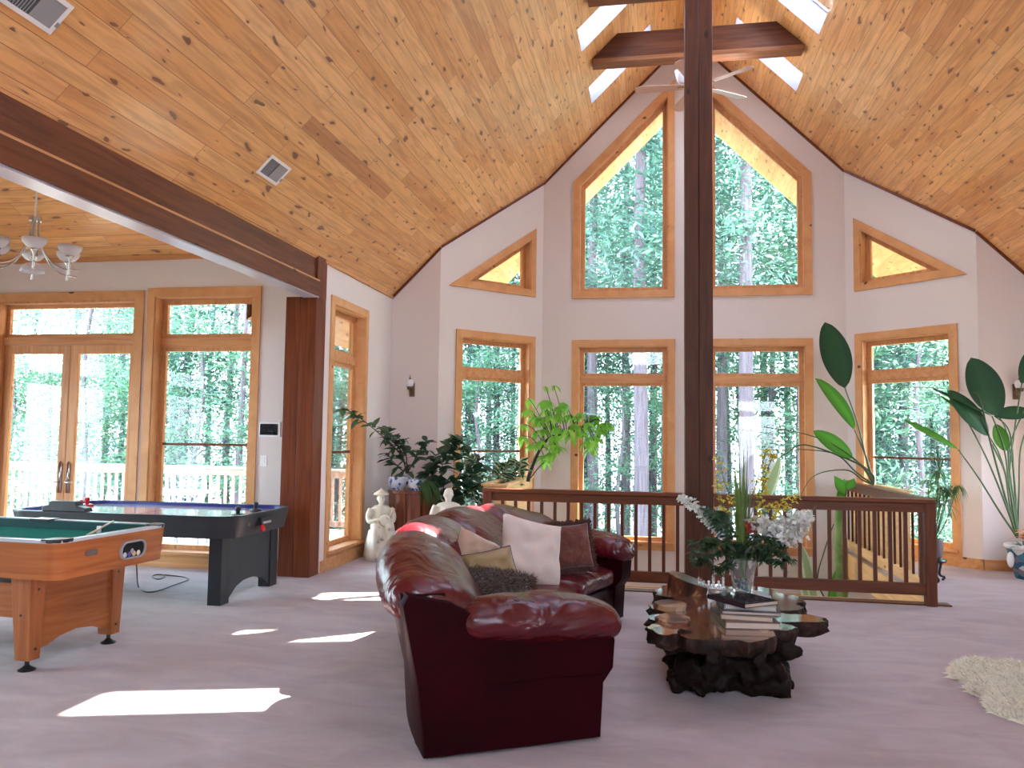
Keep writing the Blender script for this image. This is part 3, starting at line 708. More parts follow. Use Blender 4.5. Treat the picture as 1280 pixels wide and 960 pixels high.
# ------------------------------------------------------------------ curved leather sofa
m, nt, b = new_mat('burgundy_leather'); c = coords(nt)
n1 = tex(nt, c, Scale=2.2, Detail=3., Distortion=.8); n2 = tex(nt, coords(nt, 'Object', (1., 1., 1.5)), Scale=4.4, Detail=2., Distortion=1.2); n3 = tex(nt, c, 'ShaderNodeTexVoronoi', Scale=160.)
nt.links.new(ramp(nt, [(.3, (.055, .003, .006)), (.6, (.095, .006, .010)), (.8, (.12, .014, .012))], n1.outputs[0]).outputs[0], b.inputs['Base Color'])
b.inputs['Roughness'].default_value = .27; b.inputs['Specular IOR Level'].default_value = .5; b.inputs['Coat Weight'].default_value = .05; b.inputs['Coat Roughness'].default_value = .3
bm1 = N(nt, 'ShaderNodeBump', Strength=.5, Distance=.05); nt.links.new(n2.outputs[0], bm1.inputs['Height'])
bm2 = N(nt, 'ShaderNodeBump', Strength=.15, Distance=.002); nt.links.new(n3.outputs[0], bm2.inputs['Height']); nt.links.new(bm1.outputs[0], bm2.inputs['Normal'])
nt.links.new(bm2.outputs[0], b.inputs['Normal']); M['leather'] = m
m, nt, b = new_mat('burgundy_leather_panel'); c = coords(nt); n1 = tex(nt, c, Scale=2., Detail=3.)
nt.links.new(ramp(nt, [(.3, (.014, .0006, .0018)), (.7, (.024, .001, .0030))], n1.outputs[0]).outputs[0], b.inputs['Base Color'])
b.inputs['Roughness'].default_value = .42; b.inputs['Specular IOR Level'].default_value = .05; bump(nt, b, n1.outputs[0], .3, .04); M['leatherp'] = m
SC = V((2.18, 5.65, 0)); RB = 3.77
sofa = thing('sofa', 'curved burgundy leather sofa with puffy back pillows, seen from its near end', 'sofa', (SC.x-RB, SC.y, 0))
def pol(a, t, z): a = R(a); r = RB-t; return V((-r*cos(a)+RB, r*sin(a), z))
def nz(p, s): return noise.noise(V(p)*s)
def sweep(prof, a0, a1, n, scale=None, amp=0, ns=5., cap=True, hf=None):
    mb = MB(); m_ = len(prof); cx = sum(p[0] for p in prof)/m_; cz = sum(p[1] for p in prof)/m_; vs = []; fs = []
    for i in range(n+1):
        v = i/n; a = a0+(a1-a0)*v; s_ = scale(v) if scale else 1.
        for x, z in prof:
            x2, z2 = cx+(x-cx)*s_, cz+(z-cz)*s_
            if hf: z2 = hf(a, z2)
            p = pol(a, x2, z2)
            if amp:
                k_ = amp*nz(p+V((3, 1, 9)), ns)+amp*.5*nz(p, ns*2.7); q = pol(a, x2+(x2-cx)*k_*6, z2+(z2-cz)*k_*6); p = q
            vs.append(p)
    for i in range(n):
        for k in range(m_): k2 = (k+1) % m_; fs.append((i*m_+k, i*m_+k2, (i+1)*m_+k2, (i+1)*m_+k))
    if cap: fs.append(tuple(range(m_-1, -1, -1))); fs.append(tuple(n*m_+k for k in range(m_)))
    return mb.add(vs, fs)
def smoothloop(pts, k=4):      # Catmull-Rom through a closed loop
    out = []; n = len(pts)
    for i in range(n):
        p0, p1, p2, p3 = (V(pts[(i+j-1) % n]) for j in range(4))
        for s in range(k):
            t = s/k; out.append(tuple(.5*((2*p1)+(p2-p0)*t+(2*p0-5*p1+4*p2-p3)*t*t+(3*p1-p0-3*p2+p3)*t**3)))
    return out
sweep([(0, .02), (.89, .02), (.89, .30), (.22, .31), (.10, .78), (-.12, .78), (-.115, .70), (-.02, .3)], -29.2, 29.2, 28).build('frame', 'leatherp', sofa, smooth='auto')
def hf(a, z):
    k = min(1, max(0, (abs(a)-17)/13)); z = z-(z-.45)*.22*k*k*(3-2*k) if z > .45 else z
    k = min(1, max(0, (abs(a)-24)/6)); return z+(.63-z)*.75*k if z < .63 else z
bp = smoothloop([(.34, .44), (.41, .56), (.38, .70), (.28, .84), (.14, .94), (.0, .98), (-.11, .95), (-.175, .87), (-.18, .76), (-.13, .69), (-.04, .68), (.06, .58), (.16, .46)], 3)
seams = [-29.1, -10.5, 3, 14.5, 30]
for i in range(4):
    a0, a1 = seams[i], seams[i+1]
    f_ = lambda v: .60+.40*max(0, 1-abs(2*v-1)**5)**.5
    sweep(bp, a0-.3, a1+.3, 22 if i in (0, 3) else 16, f_, .014, 4.5, hf=hf).build('back_pillow', 'leather', sofa, smooth=True, sub=1)
sp = smoothloop([(.26, .31), (.24, .40), (.34, .455), (.55, .475), (.78, .475), (.93, .455), (.985, .41), (.975, .34), (.90, .30), (.6, .29)], 3)
for a0, a1 in ((-26.5, -9), (-9, 9), (9, 26.5)):
    sweep(sp, a0, a1, 18, lambda v: .80+.20*max(0, 1-abs(2*v-1)**6)**.5, .010, 5).build('seat_cushion', 'leather', sofa, smooth=True, sub=1)
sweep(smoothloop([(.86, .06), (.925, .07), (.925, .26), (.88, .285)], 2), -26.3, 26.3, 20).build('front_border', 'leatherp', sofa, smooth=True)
for sg in (-1, 1):
    ae = 30*sg; ai = 26.6*sg
    side = [(0.0, .015), (.93, .015), (.945, .29), (.965, .315), (1.0, .36), (1.01, .50), (.985, .60), (.38, .60), (.12, .74), (-.10, .79), (-.125, .74), (-.04, .35)]
    mb = MB(); n_ = len(side)
    cxs, czs = .45, .35
    rings_ = []
    for k_, (aa, s_) in enumerate(((ai, 1.), (ae-.25*sg, 1.), (ae, .985))):
        rings_.append([pol(aa, cxs+(x-cxs)*s_, czs+(z-czs)*s_) for x, z in side])
    vs = [p for r_ in rings_ for p in r_]
    fs = [tuple(range(n_)), tuple(range(2*n_, 3*n_))]+[(j*n_+i, j*n_+(i+1) % n_, (j+1)*n_+(i+1) % n_, (j+1)*n_+i) for j in range(2) for i in range(n_)]
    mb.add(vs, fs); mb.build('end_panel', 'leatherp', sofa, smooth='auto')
    # piping seam across the panel
    mb = MB(); mb.tube([pol(ae+.05*sg, .30+i*.07, .335-.004*sin(i)) for i in range(10)]+[pol(ae-.1*sg, .955, .318)], .004, 6); mb.build('seam', 'leatherp', sofa, smooth=True)
    # padded arm
    def arm(u, v):
        t = .16+.90*v; e = max(0, 1-abs(2*min(max(v, 0), 1)-1)**7)**.42
        a_ = 2*pi*u; fl_ = .5+.5*v
        w = (.135+.045*fl_)*e; h_ = (.105+.02*sin(v*pi))*e
        zc = .63-.05*v**3-.01*(1-e); x_ = w*cos(a_); z_ = h_*sin(a_)
        p = pol(28.3*sg, t, zc+z_); tang = V((sin(R(28.3*sg)), cos(R(28.3*sg)), 0))
        k_ = 1+.09*nz(V((p.x, p.y, p.z+x_)), 7)+.03*sin(t*30+u*5)*(1 if sin(a_) > 0 else 0)
        return pol(28.3*sg, t, zc+z_*k_)+tang*x_*k_
    mb = MB(); mb.grid(arm, 28, 30, closeu=True); mb.build('arm_rest', 'leather', sofa, smooth=True, sub=1)

# ------------------------------------------------------------------ scatter cushions
def pillow(nm, lab, mat, pos, w, h, th, mtx, edge=None, wr=.02, seed=0):
    def surf(sgn):
        def f(u, v):
            x, y = 2*u-1, 2*v-1
            ex = 1-.07*(1-y*y)**1*abs(x)**2; ey = 1-.07*(1-x*x)*abs(y)**2
            t = (max(0, 1-x**4)*max(0, 1-y**4))**.55
            n_ = nz(V((x*1.7+seed, y*1.7, sgn)), 1.6)*wr*t
            return V((x*w/2*ex, y*h/2*ey, sgn*(th/2*t)+n_))
        return f
    mb = MB(); mb.grid(surf(1), 22, 22); mb.grid(surf(-1), 22, 22)
    o = mb.build(nm, mat, smooth=True); o.matrix_world = Matrix.Translation(pos) @ mtx.to_4x4(); tag(o, lab, 'cushion', 'scatter cushions on the sofa')
    if edge:
        pts = [surf(1)(u, v) for u, v in [(i/12, 0) for i in range(12)]+[(1, i/12) for i in range(12)]+[(1-i/12, 1) for i in range(12)]+[(0, 1-i/12) for i in range(13)]]
        pp = []
        for i, p in enumerate(pts): pp.append(p)
        if edge == 'fringe':
            mb = MB(); rr = random.Random(4)
            for i in range(len(pp)-1):
                for s in range(10):
                    p = pp[i].lerp(pp[i+1], s/10); d = V((p.x/w, p.y/h, 0)).normalized()
                    q = p+d*.035+V((rr.uniform(-.012, .012), rr.uniform(-.012, .012), rr.uniform(-.014, .014))); mb.tube([p*.99, p.lerp(q, .5)+V((0, 0, rr.uniform(-.008, .008))), q], [.006, .007, .004], 4)
            mb.build('fringe', 'fringe', o)
        else: MB().tube(pp, .005, 6).build('piping', edge, o, smooth=True)
    return o
def facing(nx, ny, nz_, roll=0):   # local z = normal, local y = up-ish
    z = V((nx, ny, nz_)).normalized(); x = V((0, 0, 1)).cross(z).normalized(); y = z.cross(x)
    return Matrix((x, y, z)).transposed() @ Matrix.Rotation(roll, 3, 'Z')
M['linen'] = plain('cream_linen', (.60, .49, .43), .9, noise_s=220, var=.18, bmp=.5, sheen=.3)
M['tan'] = plain('tan_velvet', (.40, .26, .18), .75, noise_s=6, var=.2, sheen=.5)
M['gold'] = plain('olive_gold_satin', (.24, .16, .07), .4, noise_s=9, var=.3)
M['rust'] = plain('rust_chenille', (.12, .03, .018), .85, noise_s=35, var=.45, bmp=.6, sheen=.3)
M['fringe'] = plain('dark_fringe', (.06, .022, .015), .9, noise_s=60, var=.4)
M['fur'] = plain('brown_fur', (.075, .030, .014), .8, noise_s=30, var=.5, sheen=.4)
def sw(a, t, z): return pol(a, t, z)+V(sofa.location)
pillow('scatter_cushion', 'large square cream linen cushion leaning on the middle of the sofa back', 'linen', at(664, 690, 5.9), .53, .50, .17, facing(.70, -.72, .34, R(-15)), wr=.03)
pillow('scatter_cushion', 'rust brown cushion with a dark ruffled fringe beside the far arm', 'rust', at(714, 683, 6.45), .34, .36, .13, facing(.42, -.88, .28, R(4)), 'fringe', seed=2)
pillow('scatter_cushion', 'small tan velvet cushion tucked behind the gold one', 'tan', at(597, 694, 5.22), .34, .27, .13, facing(.75, -.55, .35, R(-28)), seed=5)
pillow('scatter_cushion', 'olive gold satin cushion with dark piping between the tan and furry cushions', 'gold', at(614, 712, 5.0), .36, .25, .10, facing(.55, -.75, .45, R(8)), 'fringe_pipe' if False else 'cap', seed=7)
fp = pillow('scatter_cushion', 'shaggy dark brown fur cushion lying by the near arm', 'fur', at(621, 742, 4.72), .44, .27, .15, facing(.25, -.62, .80, R(-9)), seed=9)
def fur(o, n, L, mat, nm='fur', part=None, seed=1, wd=.004, curl=.6):
    me = o.data; rr = random.Random(seed); mb = MB(); ps = [p for p in me.polygons]; out_ = all_ = 0
    for p in ps: all_ += 1; out_ += 1 if V(p.normal).dot(V(p.center)-V((0, 0, 0 if nm == 'fur' else -1))) > 0 else 0
    sgn_ = 1 if out_ > all_/2 else -1; ar = [p.area for p in ps]
    for p in rr.choices(ps, weights=ar, k=n):
        vs = [me.vertices[i].co for i in p.vertices]; ws = [rr.random() for _ in vs]; t = sum(ws); c = V((0, 0, 0))
        for v_, w_ in zip(vs, ws): c += v_*(w_/t)
        nn = V(p.normal)*sgn_+V((rr.uniform(-1, 1), rr.uniform(-1, 1), rr.uniform(-1, 1)))*curl; nn.normalize(); s_ = nn.orthogonal().normalized()*wd
        e = V((rr.uniform(-1, 1), rr.uniform(-1, 1), rr.uniform(-.6, .4)))*L*.5*curl; k = L*rr.uniform(.6, 1.2)
        m1 = c+nn*k*.55; m2 = c+nn*k*.85+e
        mb.add([c-s_, c+s_, m1+s_*.8, m1-s_*.8, m2], [(0, 1, 2, 3), (3, 2, 4)])
    return mb.build(nm, mat, o, fix=False, smooth=True)
fur(fp, 7000, .045, 'fur', wd=.005, curl=.7)
# ------------------------------------------------------------------ leaves
class LB(MB):
    def __init__(s): super().__init__(); s.u = []
    def leaf(s, p, d, n, L, W, droop=.2, fold=.15, nl=6, shape=.8, pw=1, nw=2):
        p = V(p); d = V(d).normalized(); n = V(n); n = (n-d*n.dot(d)); n = n.normalized() if n.length > 1e-4 else d.orthogonal().normalized()
        x = d.cross(n); vs = []; us = []; fs = []; pos = p.copy(); dd = d.copy(); m_ = 2*nw+1
        for i in range(nl+1):
            t = i/nl; w_ = W*.5*max(.02, max(0, sin(pi*min(1, t)**shape))**pw)
            nn = dd.cross(x)*-1
            for k in range(m_):
                q = (k-nw)/nw; vs.append(pos+x*(w_*q)+nn*(abs(q)*w_*fold)); us.append((k/(m_-1), t))
            dd = (dd+V((0, 0, -1))*droop/nl).normalized(); pos = pos+dd*(L/nl)
        for i in range(nl):
            for k in range(m_-1): a = i*m_+k; fs.append((a, a+1, a+m_+1, a+m_))
        s.add(vs, fs); s.u += us; return s
    def done(s, name, mat, parent=None): return s.build(name, mat, parent, smooth=True, fix=False, uvs=s.u)
rnd = random.Random(11)
def ru(a, b_): return rnd.uniform(a, b_)
def rdir(z0=-.3, z1=.6): a = ru(0, 2*pi); z = ru(z0, z1); return V((cos(a), sin(a), z)).normalized()
M['rubber'] = foliage('rubber_leaf', (.018, .055, .035), (.035, .09, .055), .15, .25, 3)
M['varieg'] = edged_leaf('variegated_leaf', (.05, .11, .06), (.62, .68, .42), .3)
M['bright'] = foliage('money_tree_leaf', (.16, .48, .05), (.30, .62, .08), .55, .35, 6)
M['bird'] = edged_leaf('large_leaf', (.022, .075, .030), (.02, .06, .03), .18)
M['birdb'] = edged_leaf('large_leaf_bright', (.08, .27, .03), (.06, .2, .03), .4)
M['birdp'] = edged_leaf('large_leaf_pale', (.30, .40, .20), (.6, .65, .45), .4)
M['stem'] = plain('green_stalk', (.05, .09, .03), .45, noise_s=12, var=.3)
M['stemd'] = plain('dark_stem', (.035, .03, .02), .6, noise_s=20, var=.4)
M['fern'] = foliage('fern', (.02, .06, .02), (.05, .12, .03), .25, .5, 9)
m, nt, b = new_mat('blue_white_china'); c = coords(nt)
vo = tex(nt, c, 'ShaderNodeTexVoronoi', Scale=16.); n1 = tex(nt, c, Scale=26., Detail=3.)
ad = N(nt, 'ShaderNodeMath', operation='ADD'); nt.links.new(vo.outputs['Distance'], ad.inputs[0]); nt.links.new(n1.outputs[0], ad.inputs[1])
nt.links.new(ramp(nt, [(.72, (.03, .06, .30)), (.80, (.10, .16, .42)), (.92, (.55, .58, .66))], ad.outputs[0]).outputs[0], b.inputs['Base Color']); b.inputs['Roughness'].default_value = .15; M['china'] = m
m, nt, b = new_mat('turquoise_glaze'); c = coords(nt)
vo = tex(nt, c, 'ShaderNodeTexVoronoi', Scale=13.); sp = N(nt, 'ShaderNodeSeparateColor'); nt.links.new(vo.outputs['Color'], sp.inputs[0])
nt.links.new(ramp(nt, [(.2, (.02, .10, .16)), (.5, (.05, .20, .26)), (.72, (.30, .10, .10)), (.8, (.50, .52, .50))], sp.outputs[0]).outputs[0], b.inputs['Base Color']); b.inputs['Roughness'].default_value = .15; M['turq'] = m
m, nt, b = new_mat('aged_plaster'); c = coords(nt)
n1 = tex(nt, c, Scale=9., Detail=6.); n2 = tex(nt, c, Scale=3., Detail=3.)
cc = ramp(nt, [(.30, (.22, .19, .14)), (.40, (.62, .58, .48)), (.8, (.72, .68, .58))], n1.outputs[0]).outputs[0]
nt.links.new(cc, b.inputs['Base Color']); b.inputs['Roughness'].default_value = .6; bump(nt, b, n1.outputs[0], .5, .008); M['plaster'] = m

def pxline(l, y, k=5): return polyline([at(p[0], p[1], y+(p[2] if len(p) > 2 else 0)) for p in l], k)

# ---- corner cabinet with china pots and rubber plants
cab = thing('corner_chest', 'reddish brown staved wooden chest in the left corner carrying two blue and white pots', 'chest', (-3.13, 10.12, 0))
n_ = 10; oc = [(.31*cos(2*pi*(i+.5)/n_), .31*sin(2*pi*(i+.5)/n_)) for i in range(n_)]
M['chest'] = timber('chest_wood', (.10, .028, .015), (.26, .085, .045), 2, .35, knots=False, coat=.2)
for i in range(n_):
    a, b_ = V((*oc[i], 0)), V((*oc[(i+1) % n_], 0)); c = (a+b_)/2; w_ = (b_-a).length
    MB().box((c.x, c.y, .42), (w_*.93, .03, .76), rz=math.atan2((b_-a).y, (b_-a).x)).build('stave', 'chest', cab, bevel=.006)
mb = MB(); mb.prism([(p[0]*1.08, p[1]*1.08) for p in oc], .80, .84); mb.build('top', 'chest', cab, bevel=.006)
mb = MB(); mb.prism([(p[0]*1.04, p[1]*1.04) for p in oc], .0, .05); mb.build('plinth', 'chest', cab, bevel=.006)
potp = [(.0, 0), (.085, 0), (.09, .02), (.135, .06), (.155, .12), (.158, .18), (.165, .20), (.15, .20), (.14, .16), (.0, .16)]
def pot(r, sc, mat, prof=potp, c=(0, 0, 0)): return MB().lathe([(a*sc, z*sc) for a, z in prof], c, 28).build('pot', mat, r, smooth='auto')
def rubber(lab, loc, stems, y, mat='rubber', size=(.15, .20), ps=1., china='china', per=2, extra=0, grow=.05, W=.42, nm='rubber_plant', droop=.5, potted=True):
    r = thing(nm, lab, 'potted plant', loc); off = V(loc)
    if potted: pot(r, ps, china)
    st = MB(); lf = LB()
    for s in stems:
        pl = [p-off for p in pxline(s, y)]; st.tube(pl, [.010*(1-.6*i/len(pl)) for i in range(len(pl))], 6)
        for i, p in enumerate(pl):
            if i < len(pl)*.25: continue
            dd = (pl[min(i+1, len(pl)-1)]-pl[max(i-1, 0)]).normalized()
            for _ in range(per):
                d = (dd*.5+rdir(-.4, .5)).normalized(); L = ru(*size)
                lf.leaf(p, d, V((ru(-.4, .4), ru(-.4, .4)-.4, 1)), L, L*W, droop*ru(.4, 1.5), .18, 5)
    for _ in range(extra):
        s = rnd.choice(stems); p = rnd.choice(pxline(s, y))-off; d = rdir(-.8, .3); L = ru(*size)
        lf.leaf(p+V((ru(-.08, .08), ru(-.08, .08), ru(-.08, .05))), d, V((0, -.5, 1)), L, L*W, droop*1.5, .15, 5)
    st.build('stems', 'stemd', r, smooth=True); lf.done('leaves', mat, r); return r
def wl(px, py, y): p = at(px, py, y); return (p.x, p.y, p.z)
rubber('dark rubber plant in a blue and white pot, one long branch reaching left', (-3.30, 10.0, .84),
       [[(508, 592), (503, 572), (490, 556, -.2), (472, 540, -.45), (456, 527, -.75), (442, 517, -.95), (430, 511, -1.1)], [(508, 590), (508, 570), (502, 552), (496, 545)], [(510, 590), (520, 572), (528, 560), (533, 552)], [(505, 590), (492, 578), (485, 568)], [(508, 590), (500, 562), (484, 546), (483, 538)]], 10.0, size=(.12, .19), ps=.85, per=2, extra=36)
r = thing('china_pot', 'smaller blue and white china pot at the right front of the chest, trailing ferny greenery', 'potted plant', (-3.03, 9.93, .84)); pot(r, .72, 'china')
lf = LB()
for i in range(260):
    a = ru(-.9, 1.2); d = V((cos(a), sin(a)*.8, ru(.2, 1.))).normalized(); lf.leaf(V((ru(-.05, .07), ru(-.05, .05), .12)), d, (0, 0, 1), ru(.22, .52), .018, ru(2.2, 4.5), .1, 7)
lf.done('fronds', 'fern', r)
rubber('large dark leafy plant between the chest and the left bay window', (-2.55, 10.25, 0),
       [[(560, 650), (556, 620), (552, 590), (556, 570), (566, 556), (572, 548)], [(560, 650), (566, 610), (578, 585), (575, 560), (571, 552)], [(560, 650), (545, 610), (540, 585), (545, 570)], [(560, 650), (556, 625), (538, 600), (535, 588)], [(560, 640), (575, 605), (592, 590), (598, 575)], [(562, 640), (580, 620), (600, 605)], [(560, 650), (550, 640), (540, 628)]], 10.25, size=(.13, .20), ps=1.3, per=3, extra=90, W=.5, china='turq')
# variegated rubber plant in the left planter / by the bay window
rubber('variegated rubber plant with cream rimmed leaves standing before the left bay window', (-2.36, 10.75, 0),
       [[(610, 650), (608, 620), (604, 600), (598, 588), (590, 577)], [(612, 650), (618, 620), (622, 600), (628, 590), (634, 582)], [(612, 650), (630, 620), (640, 606), (647, 590), (650, 578)], [(612, 650), (598, 632), (590, 615), (588, 600)], [(614, 650), (622, 632), (630, 618), (640, 612)], [(612, 650), (604, 640), (606, 625)]], 10.75, mat='varieg', size=(.15, .22), ps=1.25, per=2, extra=34, W=.5, china='turq')

# ---- money tree in the planter
mt_ = thing('money_tree', 'bright green leafy money tree leaning out of the left pine planter', 'plant', (-1.98, 10.9, .88)); off = V(mt_.location)
trunk = pxline([(660, 602), (662, 592), (668, 576), (676, 560), (686, 548), (700, 543), (716, 539), (732, 531)], 10.9)
st = MB(); st.tube([p-off for p in trunk], [.030-.02*i/len(trunk) for i in range(len(trunk))], 8)
st.tube([p-off for p in pxline([(663, 598), (672, 586), (680, 578)], 10.9)], .008, 6)
lf = LB()
tips = [(660, 512), (655, 530), (652, 545), (668, 520), (672, 538), (684, 512), (690, 530), (700, 520), (704, 540), (678, 552), (694, 556), (682, 575), (688, 566), (725, 516), (735, 528), (745, 520), (752, 535), (742, 545), (735, 552), (728, 540), (757, 528), (684, 500), (700, 508), (718, 530), (693, 545), (665, 555), (748, 548), (712, 518), (676, 525), (682, 483), (692, 482), (738, 560), (661, 498)]
tips += [(x+rnd.uniform(-9, 9), y+rnd.uniform(-8, 8)) for x, y in tips[3:24]]
for tx, ty in tips:
    p = at(tx, ty, 10.9+ru(-.3, .3)); q = min(trunk, key=lambda k: (k-p).length+max(0, k.z-p.z)*.4)
    st.tube([c_-off for c_ in polyline([q, (q+p)/2+V((0, 0, .06)), p], 4)], .005, 5)
    for k in range(7):
        a = 2*pi*k/7+ru(-.2, .2); d = V((cos(a), sin(a), ru(-.5, .15)))
        if ty < 500 and k > 2: continue
        L = ru(.12, .21); lf.leaf(p-off, d, (0, 0, 1), L, L*.40, ru(.9, 2.6), .12, 6, .75)
st.build('trunk', 'stemd', mt_, smooth=True); lf.done('leaves', 'bright', mt_)

# ---- plants with very large leaves
def big(root, y, base, ctrl, tip_end, L, W, mat, face=(0, -1, .2), droop=.25, fold=.18, r0=.014, shape=.75, dirpx=None):
    """stalk from base through ctrl pixels to the leaf foot; leaf from foot towards tip_end pixel"""
    off = V(root.location); pl = pxline([base]+list(ctrl), y, 6)
    mb = MB(); mb.tube([p-off for p in pl], [r0*(1-.55*i/len(pl)) for i in range(len(pl))], 6); so = mb.build('stalk', 'stem', root, smooth=True)
    foot = pl[-1]; tip = at(tip_end[0], tip_end[1], y+(tip_end[2] if len(tip_end) > 2 else 0)); d = tip-foot; L = d.length*1.04
    lf = LB(); lf.leaf(foot-off, d, face, L, W, droop, fold, 16, 1.0, pw=.62, nw=3); lf.done('leaf', mat, so)
bl = thing('bird_of_paradise', 'tall large leaved plant rising from the right pine planter against the bay wall', 'plant', (2.84, 10.75, .88))
by = 10.75; B0 = (1092, 606)
big(bl, by, B0, [(1082, 570), (1072, 530), (1056, 485)], (1032, 406), 1, .40, 'bird', (.25, -1, .1), .0)
big(bl, by, B0, [(1084, 575), (1076, 555), (1068, 537)], (1023, 474), 1, .24, 'birdb', (.7, -1, .2), .1, .5)
big(bl, by, B0, [(1092, 595), (1082, 585), (1066, 573)], (1020, 538), 1, .24, 'birdb', (.1, -1, .6), .1)
big(bl, by, B0, [(1080, 585), (1050, 570), (1005, 556), (983, 567), (975, 572)], (955, 628), 1, .16, 'birdp', (-.2, -1, .2), .1)
for pts in ([(1075, 580), (1040, 555), (1000, 541), (955, 534)], [(1070, 590), (1045, 568), (1005, 562), (965, 563)], [(1078, 600), (1060, 588), (1030, 590), (1012, 600), (1000, 622)]):
    MB().tube([p-V(bl.location) for p in pxline([B0]+pts, by, 6)], [.012-.0003*i for i in range(6*len(pts)+1)], 6).build('stalk', 'stem', bl, smooth=True)
lf = LB(); lf.leaf(at(1056, 618, by)-V(bl.location), (-.4, -.3, .8), (0, -1, .3), .3, .14, .3); lf.leaf(at(1060, 612, by)-V(bl.location), (.1, -.6, .8), (0, -1, .3), .25, .12, .6); lf.done('small_leaves', 'birdb', bl)
wp = thing('stairwell_plant', 'green trunked plant standing down in the stairwell, long pale leaves behind the balusters', 'plant', (2.2, 11.35, LOW)); off = V(wp.location)
pot(wp, 2.6, 'turq')
pl = pxline([(1052, 900), (1052, 800), (1052, 740), (1051, 690), (1050, 650), (1052, 625)], 11.35)
MB().tube([V((0, 0, .3))]+[p-off for p in pl[4:]], [.05]+[.085 if 5 < i < 14 else .065 for i in range(len(pl)-4)], 12).build('trunk', foliage('green_trunk', (.10, .22, .04), (.32, .42, .14), .1, .5, 4), wp, smooth=True)
def wleaf(base, ctrl, tip, mat, W=.2, face=(0, -1, .1)): big(wp, 11.35, base, ctrl, tip, 1, W, mat, face, .05)
wleaf((1052, 780), [(1035, 755), (1022, 725), (1030, 690), (1042, 655)], (1042, 655.5), 'birdb', .02)
wleaf((1052, 830), [(1045, 790), (1037, 765)], (1046, 712), 'birdb', .17, (.5, -1, 0))
wleaf((1052, 830), [(1035, 800), (1022, 765)], (1003, 684), 'birdp', .16)
wleaf((1052, 830), [(1020, 800), (1012, 770)], (1000, 690, .1), 'birdp', .14, (-.4, -1, 0))
wleaf((1052, 760), [(1050, 700), (1048, 640)], (1055, 600), 'birdb', .12)

br_ = thing('bird_of_paradise', 'big glazed pot at the right edge with fanning dark paddle leaves on long stalks', 'potted plant', (4.19, 10.22, 0))
pp_ = [(.0, 0), (.12, 0), (.13, .015), (.16, .12), (.20, .28), (.215, .345), (.235, .35), (.235, .385), (.205, .385), (.19, .33), (0, .33)]
pt_ = pot(br_, 1., 'turq', pp_)
MB().lathe([(.205, .388), (.237, .39), (.240, .35), (.216, .34)], n=28).build('rim', plain('pale_pot_rim', (.68, .66, .64), .25), pt_, smooth=True)
MB().ball((-.21, -.08, .22), (.035, .05, .09)).build('handle', 'white', pt_, smooth=True)
q = 10.22; B1 = (1272, 672)
big(br_, q, B1, [(1268, 630), (1262, 590), (1258, 540), (1248, 520)], (1215, 450), 1, .37, 'bird', (-.2, -1, .1), .0, shape=.7)
big(br_, q, B1, [(1264, 620), (1250, 570), (1236, 545)], (1186, 490), 1, .30, 'bird', (.5, -1, .3), .0, shape=.9)
big(br_, q, B1, [(1255, 625), (1232, 570), (1204, 517)], (1176, 494), 1, .10, 'birdb', (.4, -.6, .8), .1)
big(br_, q, B1, [(1250, 640), (1225, 600), (1198, 562)], (1132, 525), 1, .17, 'birdb', (.1, -.6, .9), .05, shape=.6)
big(br_, q, (1270, 670), [(1240, 560), (1225, 500), (1215, 490)], (1125, 479), 1, .06, 'birdp', (.1, -.3, 1), .1)
big(br_, q, B1, [(1262, 610), (1255, 560), (1240, 520)], (1166, 486), 1, .09, 'bird', (.2, -.6, .8), .0)
big(br_, q, B1, [(1268, 600), (1262, 540), (1243, 520)], (1290, 513), 1, .20, 'bird', (.0, -.8, .6), .1)
big(br_, q, B1, [(1268, 600), (1262, 560), (1244, 530)], (1259, 562), 1, .16, 'birdb', (-.4, -1, .2), .3)
big(br_, q, B1, [(1262, 600), (1268, 540), (1277, 480)], (1285, 440), 1, .13, 'bird', (-.2, -1, .1), 0)
for pts in ([(1266, 620), (1262, 560), (1282, 510)], [(1262, 630), (1256, 590), (1240, 555)], [(1274, 610), (1276, 560), (1290, 520)]):
    MB().tube([p-V(br_.location) for p in pxline([B1]+pts, q, 6)], .009, 6).build('stalk', 'stem', br_, smooth=True)
fb = thing('bromeliad', 'orange red flowering bromeliad growing at the front of the glazed pot', 'plant', (4.11, 10.09, .33)); lf = LB()
for i in range(22): a = ru(0, 6.28); lf.leaf((0, 0, 0), (cos(a), sin(a), ru(.6, 1.6)), (0, 0, 1), ru(.16, .26), .035, 1.)
lf.done('leaves', 'stem', fb); lf = LB()
for i in range(26): a = ru(0, 6.28); lf.leaf((-.02, -.02, ru(.12, .24)), (cos(a), sin(a)-.2, ru(.2, 1.2)), (0, 0, 1), ru(.06, .12), .035, .8)
lf.done('flower', foliage('bromeliad_red', (.65, .04, .01), (.75, .22, .03), .3, .4, 10), fb)

